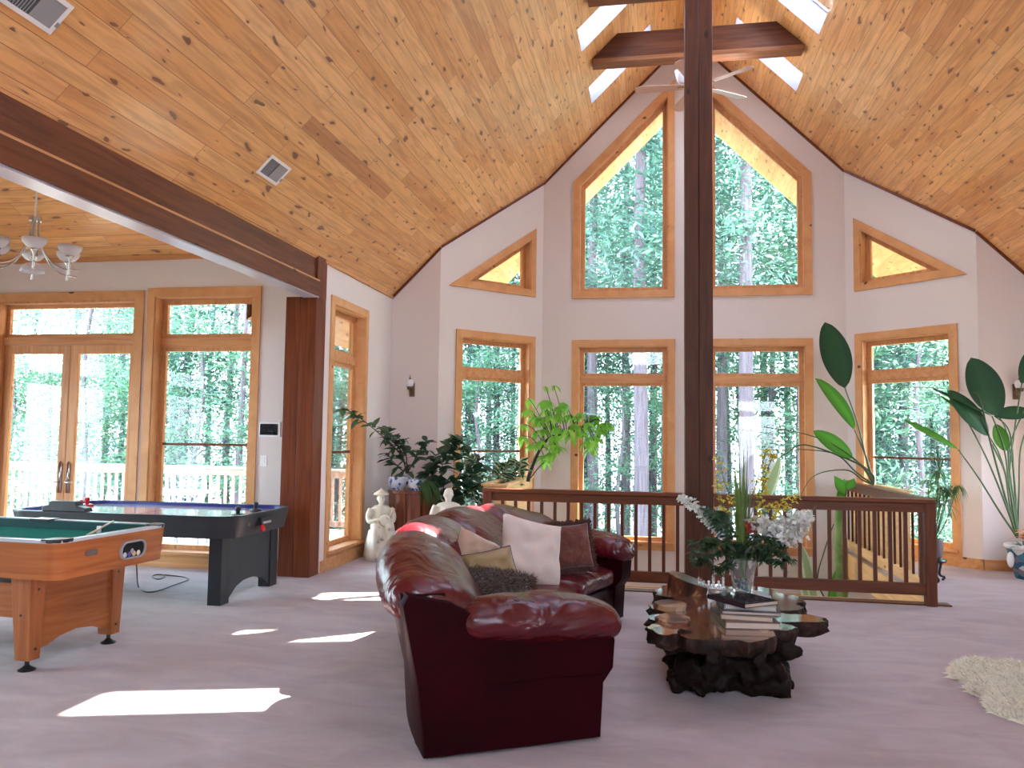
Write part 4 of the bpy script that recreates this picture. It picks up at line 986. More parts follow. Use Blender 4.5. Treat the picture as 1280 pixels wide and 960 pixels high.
# ---- spiky plant on a stand by the right window
q = 9.75; pc = at(1168, 712, q)
sp_ = thing('plant_stand', 'dark scrolled stand with a stoneware jar behind the end post of the balustrade', 'plant stand', (pc.x, q, 0))
for k in range(3):
    a = 2*pi*k/3+.5; pl = polyline([V((.11*cos(a), .11*sin(a), .012)), V((.14*cos(a), .14*sin(a), .04)), V((.07*cos(a), .07*sin(a), .08)), V((.10*cos(a), .10*sin(a), .22)), V((.06*cos(a), .06*sin(a), .235))], 5); MB().tube(pl, .014, 8).build('leg', 'black', sp_, smooth=True)
MB().lathe([(0, .22), (.12, .22), (.13, .235), (.12, .25), (0, .25)]).build('ring_top', 'black', sp_, smooth='auto')
MB().lathe([(0, .25), (.06, .25), (.085, .29), (.095, .37), (.09, .45), (.10, .47), (.08, .47), (.07, .43), (0, .43)], n=24).build('jar', plain('stoneware', (.16, .13, .14), .4, noise_s=12, var=.4), sp_, smooth=True)
cyp = thing('umbrella_papyrus', 'thin bladed drooping papyrus plant silhouetted in the right bay window', 'plant', (pc.x, q, .43)); off = V(cyp.location); lf = LB(); st = MB()
for (tx, ty, n_, rr_) in ((1174, 590, 26, .22), (1164, 622, 24, .24), (1186, 612, 30, .26), (1176, 608, 24, .26), (1196, 608, 22, .22), (1160, 600, 14, .2), (1180, 630, 18, .25)):
    p = at(tx, ty, q+ru(-.1, .1)); st.tube([c_-off for c_ in polyline([V((pc.x, q, .43)), V((p.x*.5+pc.x*.5, q, (p.z+.3)/2)), p], 4)], .006, 5)
    for k in range(n_): a = ru(0, 6.28); lf.leaf(p-off, (cos(a), sin(a), ru(.0, .9)), (0, 0, 1), ru(.7, 1.25)*rr_, .014, ru(1.2, 3.4), .1, 6)
for k in range(9): lf.leaf(at(1174, 592, q)-off, (ru(-.35, .35), 0, 1), (0, -1, 0), ru(.2, .42), .012, .05, .1, 4)
st.build('stems', 'stem', cyp, smooth=True); lf.done('blades', 'fern', cyp)

# ------------------------------------------------------------------ statues
def body(nm, lab, loc, parts, rz=0):
    """garden figure grown as one continuous mesh from blended blobs"""
    r = thing(nm, lab, 'statue', loc, rz); mb = MB()
    for p in parts:
        if p[0] == 'b': mb.ball(p[1], p[2], 14, 10)
        elif p[0] == 't': mb.tube(polyline(p[1], 3), [p[2][0]+(p[2][1]-p[2][0])*i/(3*(len(p[1])-1)) for i in range(3*(len(p[1])-1)+1)], 10)
        elif p[0] == 'l': mb.lathe(p[1], p[2], 20)
    o = mb.build('figure', 'plaster', r, smooth=True)
    rm = o.modifiers.new('r', 'REMESH'); rm.mode = 'VOXEL'; rm.voxel_size = .008; rm.use_smooth_shade = True
    sm = o.modifiers.new('s', 'SMOOTH'); sm.iterations = 4; sm.factor = .5
    return r
def face(c, s=1.):
    c = V(c); return [('b', c, (.052*s, .058*s, .070*s)), ('b', c+V((0, -.055*s, -.005*s)), (.010*s, .014*s, .018*s)), ('b', c+V((0, -.045*s, -.035*s)), (.022*s, .014*s, .010*s)), ('b', c+V((-.052*s, 0, -.005*s)), (.009*s, .014*s, .018*s)), ('b', c+V((.052*s, 0, -.005*s)), (.009*s, .014*s, .018*s)), ('b', c+V((0, -.03*s, -.055*s)), (.03*s, .028*s, .02*s)), ('b', c+V((-.022*s, -.05*s, .018*s)), (.015*s, .008*s, .006*s)), ('b', c+V((.022*s, -.05*s, .018*s)), (.015*s, .008*s, .006*s))]
def hand(c, d):
    c = V(c); d = V(d).normalized(); sx = d.cross(V((0, 0, 1))).normalized(); out = [('b', c, (.022, .022, .018))]
    for k in range(4): f0 = c+sx*(k-1.5)*.011; L = (.030, .038, .036, .026)[k]; out.append(('t', [f0, f0+d*L*.6, f0+d*L+V((0, 0, -.012))], (.0075, .006)))
    out.append(('t', [c-sx*.018, c-sx*.030+d*.014, c-sx*.028+d*.028], (.008, .006))); return out
st1 = [('l', [(0, 0), (.19, 0), (.195, .05), (.165, .2), (.15, .34), (.10, .41), (0, .43)], (0, -.06, 0)), ('l', [(.0, 0), (.17, 0), (.18, .03), (.16, .08), (.15, .16), (.14, .28), (.135, .36), (.0, .40)], (0, .01, 0)),
       ('b', (0, 0, .05), (.19, .17, .05)), ('b', (0, .0, .40), (.125, .11, .08)), ('t', [(0, .03, .38), (0, .02, .50), (0, .0, .60), (0, -.01, .66)], (.115, .085)),
       ('b', (0, 0, .62), (.125, .07, .05)), ('t', [(-.06, -.02, .40), (-.07, -.14, .40), (-.075, -.18, .30), (-.06, -.17, .08)], (.075, .05)), ('t', [(.06, -.02, .40), (.08, -.15, .43), (.09, -.19, .34), (.07, -.18, .10)], (.075, .05)),
       ('b', (-.06, -.21, .04), (.035, .06, .025)), ('b', (.07, -.22, .04), (.035, .06, .025)),
       ('t', [(-.12, 0, .62), (-.155, -.03, .53), (-.14, -.09, .47), (-.05, -.135, .50)], (.045, .028)), ('t', [(.12, 0, .62), (.15, -.05, .53), (.12, -.12, .47), (.05, -.15, .52)], (.045, .028)),
       ('t', [(0, -.01, .64), (0, -.015, .72)], (.035, .03))]+face((0, -.02, .755))+[('l', [(.0, 0), (.100, -.005), (.104, .002), (.06, .035), (.02, .062), (.0, .066)], (0, -.01, .80)), ('l', [(0, 0), (.012, .0), (.010, .02), (0, .028)], (0, -.01, .86))]+hand((-.035, -.15, .50), (1, -.2, .1))+hand((.05, -.165, .52), (-.6, -.2, .6))
for k in range(9): a = 2*pi*k/9; st1.append(('t', [(.13*cos(a), .11*sin(a), .36), (.165*cos(a), .15*sin(a), .2), (.18*cos(a+.15), .165*sin(a+.15), .03)], (.018, .026)))
s1 = body('musician_statue', 'white seated garden statue in a pointed hat playing a round lute near the left window', (-3.41, 9.66, 0), st1, R(28))
mb = MB(); mb.lathe([(.0, -.02), (.06, -.018), (.075, .0), (.06, .018), (.0, .02)], n=20); lute = mb.build('lute', 'plaster', s1, smooth=True); lute.location = (.03, -.17, .49); lute.rotation_euler = (R(80), 0, R(-10))
nk = MB().tube([(.08, -.17, .54), (.15, -.13, .63)], .010, 8).build('lute_neck', 'plaster', s1, smooth=True)
st2 = [('l', [(0, 0), (.15, 0), (.16, .03), (.13, .15), (.12, .35), (.12, .45), (0, .48)], (0, 0, 0)), ('t', [(0, .01, .42), (0, 0, .60), (0, 0, .70)], (.125, .10)), ('b', (0, 0, .70), (.150, .075, .055)),
       ('t', [(-.14, 0, .70), (-.185, -.02, .58), (-.16, -.08, .48), (-.05, -.13, .50)], (.052, .032)), ('t', [(.14, 0, .70), (.185, -.02, .58), (.16, -.08, .48), (.05, -.13, .50)], (.052, .032)),
       ('t', [(0, 0, .70), (0, -.01, .79)], (.04, .035))]+face((0, -.02, .835), 1.05)+[('b', (0, .0, .86), (.056, .06, .055))]+hand((-.04, -.14, .50), (1, -.2, 0))+hand((.04, -.14, .50), (-1, -.2, 0))
q2 = at(560, 660, 9.3)
body('bald_statue', 'pale bald headed statue bust showing above the back of the sofa', (q2.x, 9.3, at(560, 611, 9.3).z-.905), st2, R(4))
sup = q2.x, 9.3, at(560, 611, 9.3).z-.905
if sup[2] > .01:
    tag(MB().lathe([(0, 0), (.2, 0), (.2, .02), (.17, .04), (.17, sup[2]-.02), (.2, sup[2]), (0, sup[2])], n=24).build('pedestal', 'chest', smooth='auto', loc=(sup[0], sup[1], 0)), 'low round wooden pedestal under the bald statue behind the sofa', 'pedestal')

# ------------------------------------------------------------------ burl coffee table
top = [(-.05, 4.93), (-.03, 4.78), (.02, 4.75), (-.03, 4.62), (-.045, 4.50), (.03, 4.36), (.12, 4.40), (.17, 4.30), (.30, 4.27), (.42, 4.33), (.50, 4.30), (.60, 4.40), (.67, 4.52), (.66, 4.66), (.76, 4.70), (.80, 4.84), (.74, 4.93), (.86, 4.98), (1.0, 5.03), (1.03, 5.15), (.97, 5.25), (.80, 5.24), (.78, 5.33), (.93, 5.42), (.97, 5.55), (.92, 5.66), (.99, 5.80), (.96, 6.0), (.86, 6.10), (.84, 6.27), (.70, 6.36), (.52, 6.28), (.36, 6.36), (.22, 6.28), (.10, 6.31), (.04, 6.12), (-.02, 5.92), (.03, 5.74), (.13, 5.62), (.07, 5.48), (-.04, 5.36), (-.03, 5.18), (.06, 5.06)]
CT = (.45, 5.45); ZT = .445
top = [(x, 4.60+(y-4.27)*(6.36-4.60)/(6.36-4.27)) for x, y in top]
loop = smoothloop([(x-CT[0], y-CT[1]) for x, y in top], 8)
loop = [(x*(1+.07*nz(V((x, y, 0)), 11)+.05*nz(V((x, y, 0)), 27)), y*(1+.03*nz(V((x, y, 3)), 11)+.02*nz(V((x, y, 3)), 27))) for x, y in loop]
ct = thing('coffee_table', 'low burl slab coffee table with a ragged live edge on a tangle of dark roots', 'coffee table', (CT[0], CT[1], 0))
m, nt, b = new_mat('polished_burl'); c = coords(nt)
n1 = tex(nt, coords(nt, 'Object', (1., .45, 1.)), Scale=4., Detail=6., Distortion=2.2); n2 = tex(nt, c, Scale=2.6, Detail=3., Distortion=.6)
cc = ramp(nt, [(.3, (.07, .022, .012)), (.5, (.15, .05, .025)), (.7, (.21, .075, .035))], n1.outputs[0]).outputs[0]
f2 = ramp(nt, [(.60, 0.), (.64, 1.)], n2.outputs[0]); cc = mix(nt, f2.outputs[0], cc, (.42, .28, .15))
nt.links.new(cc, b.inputs['Base Color']); b.inputs['Roughness'].default_value = .12; b.inputs['Coat Weight'].default_value = .6; b.inputs['Coat Roughness'].default_value = .06; M['burl'] = m
m, nt, b = new_mat('root_bark'); c = coords(nt)
n1 = tex(nt, c, Scale=11., Detail=7., Distortion=1.2)
nt.links.new(ramp(nt, [(.35, (.010, .005, .004)), (.6, (.035, .017, .012)), (.75, (.10, .05, .035))], n1.outputs[0]).outputs[0], b.inputs['Base Color']); b.inputs['Roughness'].default_value = .6; bump(nt, b, n1.outputs[0], .9, .02); M['bark'] = m
M['barkd'] = plain('dark_root', (.012, .005, .0035), .6, noise_s=9, var=.7, bmp=.8)
for q_ in ('bark', 'barkd'): M[q_].node_tree.nodes['Principled BSDF'].inputs['Specular IOR Level'].default_value = .15
m, nt, b = new_mat('sawn_stub'); c = coords(nt); n1 = tex(nt, c, Scale=6., Detail=5., Distortion=1.)
nt.links.new(ramp(nt, [(.38, (.035, .014, .009)), (.52, (.14, .045, .022)), (.60, (.36, .22, .12))], n1.outputs[0]).outputs[0], b.inputs['Base Color']); b.inputs['Roughness'].default_value = .3; stub_mat = m
n_ = len(loop); tri = tessellate_polygon([[V((x, y, 0)) for x, y in loop]])
mb = MB(); mb.add([(x, y, ZT) for x, y in loop], [tuple(t) for t in tri]); mb.build('slab_top', 'burl', ct, fix=False)
prof = [(1., ZT), (1.02, ZT-.015), (1.03, ZT-.035), (1.0, ZT-.065), (.93, ZT-.09), (.80, ZT-.10)]
mb = MB(); vs = []
for j, (s_, z) in enumerate(prof):
    for i, (x, y) in enumerate(loop):
        k_ = (1+.10*nz(V((x*1.3, y*1.3, z*4)), 9)+.05*nz(V((x, y, z*2)), 25)) if j else 1; q = (s_-1)*1.2
        l_ = math.hypot(x, y); vs.append((x+x/l_*q*.3*k_+(x*(k_-1)*.6), y+y/l_*q*.3*k_, z+(.03*nz(V((x, y, j*.2)), 7) if j > 1 else 0)))
fs = [(j*n_+i, j*n_+(i+1) % n_, (j+1)*n_+(i+1) % n_, (j+1)*n_+i) for j in range(len(prof)-1) for i in range(n_)]
fs += [tuple((len(prof)-1)*n_+k for k in t) for t in tri]
mb.add(vs, fs); mb.build('live_edge', 'bark', ct, smooth=True, fix=False)
mb = MB(); rr = random.Random(5)
def rt_(p0, p1, r0, r1, bend=.05):
    p0, p1 = V(p0), V(p1); pts = [p0, p0.lerp(p1, .35)+V((rr.uniform(-bend, bend), rr.uniform(-bend, bend), rr.uniform(0, bend))), p0.lerp(p1, .7)+V((rr.uniform(-bend, bend), rr.uniform(-bend, bend), rr.uniform(-.02, bend))), p1]
    pl = polyline(pts, 4); mb.tube(pl, [r0+(r1-r0)*i/(len(pl)-1)+rr.uniform(-.01, .01) for i in range(len(pl))], 9)
for (x, y, r_, rs_) in ((.12, 5.22, .12, .075), (.22, 5.08, .13, .08), (.39, 5.05, .12, .035), (.55, 5.12, .10, .06), (.74, 5.22, .12, .05), (.82, 5.24, .06, .025), (.80, 5.55, .1, .06), (.60, 5.85, .1, .07), (.2, 5.8, .1, .07), (.08, 5.5, .1, .07)):
    rt_((.42+(x-.42)*.25, 5.35+(y-5.35)*.25, .30), (x, y, .04), r_, rs_)
for (x, y) in ((.05, 4.75), (.3, 4.6), (.55, 4.65), (.75, 4.95), (.85, 5.5), (.8, 5.9), (.45, 6.0), (.15, 5.95), (.05, 5.6), (.0, 5.1)):
    rt_((.42, 5.3, .24), (x, y, .35), .08, .05)
rt_((.55, 5.1, .20), tuple(at(1002, 813, 4.95)), .06, .028, .02); rt_((.5, 5.1, .15), tuple(at(983, 838, 5.05)), .09, .04, .02)
rt_((.4, 4.9, .33), tuple(at(848, 790, 4.72)), .05, .025, .02)
rt_((.25, 5.05, .20), tuple(at(850, 845, 5.1)), .12, .08, .02)
mb.ball((.42, 5.3, .2), (.20, .28, .17))
for (x, y) in ((.02, 5.1), (.86, 5.15), (-.0, 5.3), (.88, 5.45)): rt_((.42, 5.25, .10), (x*.85+.06, y, .05), .11, .06, .04)
mb.v = [(x-CT[0], y-CT[1], max(z, .0)) for x, y, z in mb.v]
o = mb.build('root_base', 'barkd', ct, smooth=True)
rm = o.modifiers.new('r', 'REMESH'); rm.mode = 'VOXEL'; rm.voxel_size = .014; rm.use_smooth_shade = True
tx = bpy.data.textures.new('knobs', 'CLOUDS'); tx.noise_scale = .07; tx.noise_depth = 3
dm = o.modifiers.new('d', 'DISPLACE'); dm.texture = tx; dm.strength = .05; dm.mid_level = .6
# dropped vertices stay above the carpet: the base is only displaced inward (mid level above half)

# raised sawn stubs at the left end of the slab
for (cx_, cy_, sc_, hz) in ((.22, 5.98, .15, .10), (.09, 5.42, .11, .03), (.10, 5.03, .11, .02)):
    pl_ = [(cx_-CT[0]+sc_*(1+.25*nz(V((cos(R(a)), sin(R(a)), cx_*9)), 1.7))*cos(R(a)), cy_-CT[1]+sc_*1.1*(1+.25*nz(V((cos(R(a)), sin(R(a)), cy_)), 1.7))*sin(R(a))) for a in range(0, 360, 24)]
    n2_ = len(pl_); mb = MB(); mb.add([(x*1.0-.03, y, ZT-.10) for x, y in pl_]+[(x, y, ZT+hz-(.35*(x-cx_+CT[0]) if hz > .05 else 0)) for x, y in pl_], [tuple(range(n2_-1, -1, -1)), tuple(range(n2_, 2*n2_))]+[(i, (i+1) % n2_, n2_+(i+1) % n2_, n2_+i) for i in range(n2_)])
    mb.build('sawn_stub', stub_mat, ct, bevel=.006)

# ---- things on the table
def book(c, w, d, h, rz, cov, lab, gloss=.25):
    r = thing('book', lab, 'book', c, R(rz), 'books stacked on the coffee table')
    cm = plain('book_cover', cov, gloss, coat=.4 if gloss < .15 else 0)
    MB().box((0, 0, h-.002), (w, d, .004)).box((0, 0, .002), (w, d, .004)).box((-w/2+.002, 0, h/2), (.004, d, h)).build('cover', cm, r)
    MB().box((.002, 0, h/2), (w-.012, d-.012, h-.008)).build('pages', plain('pages', (.52, .42, .34), .8), r)
z_ = ZT+.001; bx, by_ = .52, 5.13
for (dx, dy, w, d, h, rz, cov, lab, g) in ((0, 0, .32, .42, .040, 8, (.12, .06, .05), 'large brown book at the bottom of the coffee table stack', .3), (.01, .01, .30, .38, .030, -4, (.25, .16, .10), 'tan brown book second from the bottom of the stack', .35),
        (.02, .0, .34, .34, .022, 2, (.03, .03, .04), 'thin black book in the middle of the stack', .3), (.03, .05, .30, .36, .026, -2, (.36, .42, .42), 'pale grey green book second from the top of the stack', .2), (-.01, -.02, .27, .32, .026, 38, (.05, .03, .04), 'glossy dark book lying askew on top of the stack', .05)):
    book((bx+dx, by_+dy, z_), w, d, h, rz, cov, lab, g); z_ += h+.0008
tag(MB().lathe([(0, 0), (.15, 0), (.17, .006), (.172, .012), (0, .010)], n=40).build('glass_tray', plain('tray_glass', (.55, .62, .60), .05, coat=.5), smooth='auto', loc=(.60, 5.98, ZT+.001)), 'thin round glass tray beneath the flower vase', 'tray')
vz = ZT+.0135
vs_ = thing('flower_vase', 'faceted clear glass vase on the coffee table filled with dark blue stones', 'vase', (.60, 5.98, vz))
MB().lathe([(0, 0), (.062, 0), (.068, .01), (.072, .05), (.085, .14), (.105, .245), (.112, .25), (.104, .25), (.08, .14), (.062, .03), (0, .02)], n=12).build('glass_body', plain('vase_glass', (.9, .94, .95), .03, trans=.92, ior=1.45), vs_, smooth='auto')
sm_ = plain('glass_pebble', (.01, .06, .10), .1)
mb = MB(); 
for i in range(46): a = ru(0, 6.28); q = ru(0, .045); mb.ball((q*cos(a), q*sin(a), .028+ru(0, .07)), ru(.010, .016), 8, 6)
o = mb.build('pebbles', sm_, vs_, smooth=True); o['kind'] = 'stuff'
fa = thing('flower_arrangement', 'silk flower arrangement of white blooms, yellow sprays and dark leaves in the glass vase', 'flowers', (.60, 5.98, vz+.10)); off = V(fa.location)
Y0 = 5.98; core = off+V((0, 0, .16))
lf = LB()
for i in range(26):
    tx_, ty_ = (926+ru(-11, 12), ru(560, 640)) if i > 3 else ((923, 538), (935, 541), (930, 552), (917, 570))[i]
    t = at(tx_, ty_, Y0+ru(-.05, .05)); s_ = off+V((ru(-.02, .02), ru(-.02, .02), 0)); d = t-s_
    lf.leaf(s_-off, d, (ru(-.5, .5), -1, 0), d.length, ru(.014, .032), .02, .3, 8, .55)
lf.done('blade_leaves', foliage('blade_leaf', (.06, .11, .015), (.13, .19, .03), .25, .4, 12), fa)
def spray(pxs, nm, mat, n, size, spread, per=5, stemr=.003):
    for l in pxs:
        st = MB(); lf = LB()
        pl = pxline(l, Y0, 6); st.tube([p-off for p in pl], stemr, 5); k0 = int(len(pl)*.45)
        for _ in range(n):
            p = rnd.choice(pl[k0:])+V((ru(-1, 1), ru(-1, 1), ru(-1, 1)))*spread
            for k in range(per): lf.leaf(p-off, rdir(-.6, .9), rdir(-1, 1), size*ru(.7, 1.2), size*.55, .3, .2, 2)
        so = st.build('spray_stem', 'stem', fa, smooth=True); lf.done(nm, mat, so)
ylw = foliage('forsythia_yellow', (.62, .42, .02), (.75, .62, .08), .35, .5, 20)
spray([[(926, 690), (918, 640), (905, 600), (898, 570)], [(926, 690), (912, 650), (900, 625), (896, 600)], [(926, 690), (938, 630), (950, 590), (958, 562)], [(926, 690), (940, 640), (962, 580), (968, 570)], [(928, 690), (945, 650), (975, 628), (998, 622)], [(928, 690), (955, 660), (972, 640), (985, 632)], [(928, 690), (940, 655), (950, 640), (954, 610)], [(930, 690), (950, 620), (958, 600)]], 'yellow_blossom', ylw, 20, .027, .022)
wht = foliage('white_petal', (.66, .62, .62), (.80, .78, .78), .3, .6, 20)
def mass(pts, nm, n, rad, mat, size):
    lf = LB()
    for _ in range(n):
        c_ = rnd.choice(pts); p = at(c_[0], c_[1], Y0-.05)+rdir(-1, 1)*rad*(c_[2] if len(c_) > 2 else 1)*ru(.6, 1)
        lf.leaf(p-off, rdir(-1, 1), rdir(-1, 1), size, size*.9, .4, .3, 2)
    lf.done(nm, mat, fa)
mass([(852, 622, .6), (858, 625, .8), (864, 630), (871, 636), (878, 642), (884, 648), (890, 655, .8), (895, 661, .6)], 'white_delphinium', 300, .042, wht, .030)
mass([(948, 653), (955, 656), (962, 658, .9), (972, 664), (980, 662, 1.3), (990, 656, 1.3), (998, 650, 1.1), (1005, 645, .8), (984, 672, 1.2), (978, 668, 1.2), (995, 662, 1.2)], 'white_hydrangea', 700, .065, wht, .045)
mass([(937, 655, .8), (941, 660, .8), (938, 663, .7)], 'red_rose', 60, .030, foliage('rose_red', (.35, .01, .02), (.5, .03, .03), .2, .5, 20), .024)
st = MB()
for l in ([(926, 690), (910, 672), (885, 650), (852, 622)], [(926, 690), (950, 675), (985, 660), (1008, 640)], [(926, 690), (934, 670), (938, 658)], [(1002, 652), (1014, 640), (1020, 632)]): st.tube([p-off for p in pxline(l, Y0)], .004, 5)
st.build('flower_stems', 'stem', fa, smooth=True)
lf = LB()
for l in ([(926, 692), (905, 680), (885, 682), (866, 690)], [(926, 690), (900, 690), (882, 698), (872, 704)], [(926, 690), (905, 665), (892, 645), (882, 635)], [(926, 690), (950, 682), (970, 688), (988, 700)], [(926, 690), (945, 672), (965, 675), (975, 682)], [(926, 690), (915, 700), (905, 708), (898, 712)], [(926, 690), (895, 675), (868, 678)], [(926, 690), (955, 692), (975, 705)], [(926, 690), (905, 650), (900, 640)], [(926, 690), (940, 690), (955, 700)]):
    pl = pxline([(p[0], p[1], ru(-.18, .1)) if i else p for i, p in enumerate(l)], Y0, 6)
    for i, p in enumerate(pl):
        if i < 2: continue
        for k in range(9): lf.leaf(p-off+rdir(-.5, .5)*.012, rdir(-.9, .7), rdir(0, 1), ru(.045, .085), ru(.014, .024), ru(.2, .8), .2, 3)
lf.done('dark_foliage', foliage('dark_fern', (.008, .028, .014), (.025, .06, .025), .15, .45, 15), fa)
# crystal chess men on a glass board
cb = thing('chess_board', 'small thick glass chess board left of the flower vase', 'chess board', (.37, 6.02, ZT+.001), R(6)); MB().box((0, 0, .022), (.22, .22, .044)).build('glass_block', 'crystal', cb, bevel=.004)
pawn = [(0, 0), (.014, 0), (.015, .006), (.008, .012), (.006, .028), (.010, .032), (.005, .035), (.010, .044), (.008, .052), (0, .056)]
king = [(0, 0), (.016, 0), (.017, .007), (.009, .014), (.007, .042), (.013, .048), (.007, .052), (.012, .070), (.009, .076), (.003, .078), (.005, .088), (0, .092)]
for i, (x, y, pr, lab) in enumerate(((-.085, -.08, king, 'clear glass chess king at the front left corner of the board'), (-.05, -.075, pawn, 'clear glass pawn just right of the king'), (-.015, -.08, pawn, 'clear glass pawn at the middle of the board front edge'), (.02, -.07, king, 'clear glass chess queen right of the middle pawns'), (.055, -.08, pawn, 'clear glass pawn second from the vase'), (.088, -.07, king, 'clear glass chess piece nearest the vase'), (-.06, .0, pawn, 'clear glass pawn in the second row, left'), (.03, .01, king, 'clear glass chess piece in the second row, right'))):
    tag(MB().lathe(pr, n=14).build('chess_piece', 'crystal', smooth=True, loc=(.37+x*.99-y*.1, 6.02+y*.99+x*.1, ZT+.0455)), lab, 'chess piece', 'glass chess men')

# ------------------------------------------------------------------ sheepskin
rg = [(1186, 847), (1190, 838), (1205, 829), (1225, 828), (1245, 833), (1262, 831), (1290, 836), (1340, 838), (1420, 870), (1400, 900), (1330, 915), (1285, 908), (1262, 901), (1240, 893), (1234, 884), (1240, 878), (1222, 872), (1210, 866), (1214, 857), (1200, 852)]
pts = smoothloop([tuple(atz(x, y, 0).xy) for x, y in rg], 4); cx = sum(p[0] for p in pts)/len(pts); cy = sum(p[1] for p in pts)/len(pts)
vs = [(0, 0, .035)]; rings = 8
for j in range(1, rings+1):
    s_ = j/rings
    for x, y in pts: vs.append(((x-cx)*s_, (y-cy)*s_, .035*(1-s_**5)+.004+.012*nz(V((x*s_, y*s_, 0)), 7)*(1-s_)))
n_ = len(pts); fs = [(0, 1+i, 1+(i+1) % n_) for i in range(n_)]+[(1+(j-1)*n_+i, 1+j*n_+i, 1+j*n_+(i+1) % n_, 1+(j-1)*n_+(i+1) % n_) for j in range(1, rings) for i in range(n_)]
M['fleece'] = plain('sheepskin_wool', (.95, .82, .66), .9, noise_s=14, var=.25, sheen=.5)
o = MB().add(vs, fs).build('sheepskin_rug', 'fleece', smooth=True, loc=(cx, cy, 0)); tag(o, 'cream sheepskin rug lying on the carpet at the right edge', 'rug')
fur(o, 16000, .055, 'fleece', 'wool', wd=.006, curl=.9, seed=3)

# ------------------------------------------------------------------ ceiling fan
fc = at(870, 108, 10.0); fan = thing('ceiling_fan', 'white ceiling fan with pale blades hanging from the ridge, half behind the timber post', 'ceiling fan', (RX+.02, 10.0, fc.z))
fz = 0
MB().tube([(0, 0, .12), (0, 0, RZ-.05-fc.z)], .014, 10).build('down_rod', 'brass', fan, smooth=True)
MB().lathe([(0, -.05), (.07, -.05), (.12, -.02), (.13, .04), (.10, .10), (.05, .14), (.02, .18), (0, .18)], n=28).build('motor', 'white', fan, smooth='auto')
MB().lathe([(.0, RZ-.22-fc.z), (.05, RZ-.22-fc.z), (.07, RZ-.12-fc.z), (0, RZ-.10-fc.z)], n=20).build('canopy', 'white', fan, smooth='auto')
M['blade'] = plain('fan_blade', (.58, .36, .28), .4); M['bladew'] = plain('fan_blade_white', (.78, .74, .74), .35)
for k in range(5):
    a = R(36+72*k); mb = MB(); T3 = Matrix.Rotation(a, 3, 'Z') @ Matrix.Rotation(R(11), 3, 'X')
    poly = [(.17, -.045), (.30, -.062), (.70, -.075), (.76, -.05), (.77, 0), (.76, .05), (.70, .075), (.30, .062), (.17, .045)]
    mb.prism(poly, -.004, .004, lambda x, y, z: T3 @ V((x, y, z))); bo = mb.build('blade', 'bladew' if k == 0 else 'blade', fan, bevel=.002)
    mb = MB(); mb.bar(T3 @ V((.09, 0, -.01)), T3 @ V((.24, 0, -.008)), .035, .008); mb.build('blade_iron', 'brass', bo)
# side light cup
k_ = MB().lathe([(.025, 0), (.045, .03), (.075, .16), (.07, .16), (.045, .035), (0, .01)], (-.20, 0, .05), 18).build('light_cup', 'frost', fan, smooth=True)
MB().tube([(-.04, 0, .02), (-.15, 0, .0), (-.21, 0, .03)], .012, 8).build('cup_arm', 'brass', fan, smooth=True)

# ------------------------------------------------------------------ chandelier
ch = thing('chandelier', 'brushed metal chandelier with frosted bowl shades at the left edge', 'chandelier', (-5.33, 6.0, 3.02))
MB().tube([(0, 0, .35), (0, 0, 1.78)], .008, 8).build('stem', 'white', ch, smooth=True)
MB().lathe([(.06, 1.81), (.05, 1.77), (.01, 1.75)], n=20).build('canopy', 'nickel', ch)
mb = MB()
for k in range(3): a = R(30+120*k); mb.tube([(.03*cos(a), .03*sin(a), .02), (.03*cos(a), .03*sin(a), .36)], .008, 8)
mb.lathe([(0, .34), (.05, .34), (.05, .38), (0, .38)], n=16); mb.lathe([(0, .0), (.03, .0), (.035, .03), (0, .05)], n=16); mb.build('column', 'nickel', ch, smooth='auto')
bowl = [(x*.86, z*.86) for x, z in [(.0, .0), (.035, .004), (.075, .025), (.105, .062), (.115, .10), (.108, .10), (.095, .060), (.065, .03), (0, .012)]]
for k in range(6):
    a = R(12+60*k); c_, s_ = cos(a), sin(a); rr_ = .31
    pl = polyline([V((.03*c_, .03*s_, .35)), V((.05*c_, .05*s_, .18)), V((.14*c_, .14*s_, .0)), V((.26*c_, .26*s_, -.075)), V((.40*c_, .40*s_, -.08))], 6)
    ar = MB().tube(pl, .007, 8).build('arm', 'nickel', ch, smooth=True)
    MB().lathe([(.006, -.13), (.010, -.12), (.008, .0), (.02, .02), (.035, .04), (.0, .045)], (rr_*c_, rr_*s_, 0), 14).build('cup', 'nickel', ar, smooth=True)
    MB().lathe([(x, z+.04) for x, z in bowl], (rr_*c_, rr_*s_, 0), 28).build('shade', 'frost', ar, smooth=True)
MB().lathe([(x*1., -z-.02) for x, z in bowl[:-1]], (0, 0, 0), 28).build('down_shade', 'frost', ch, smooth=True)

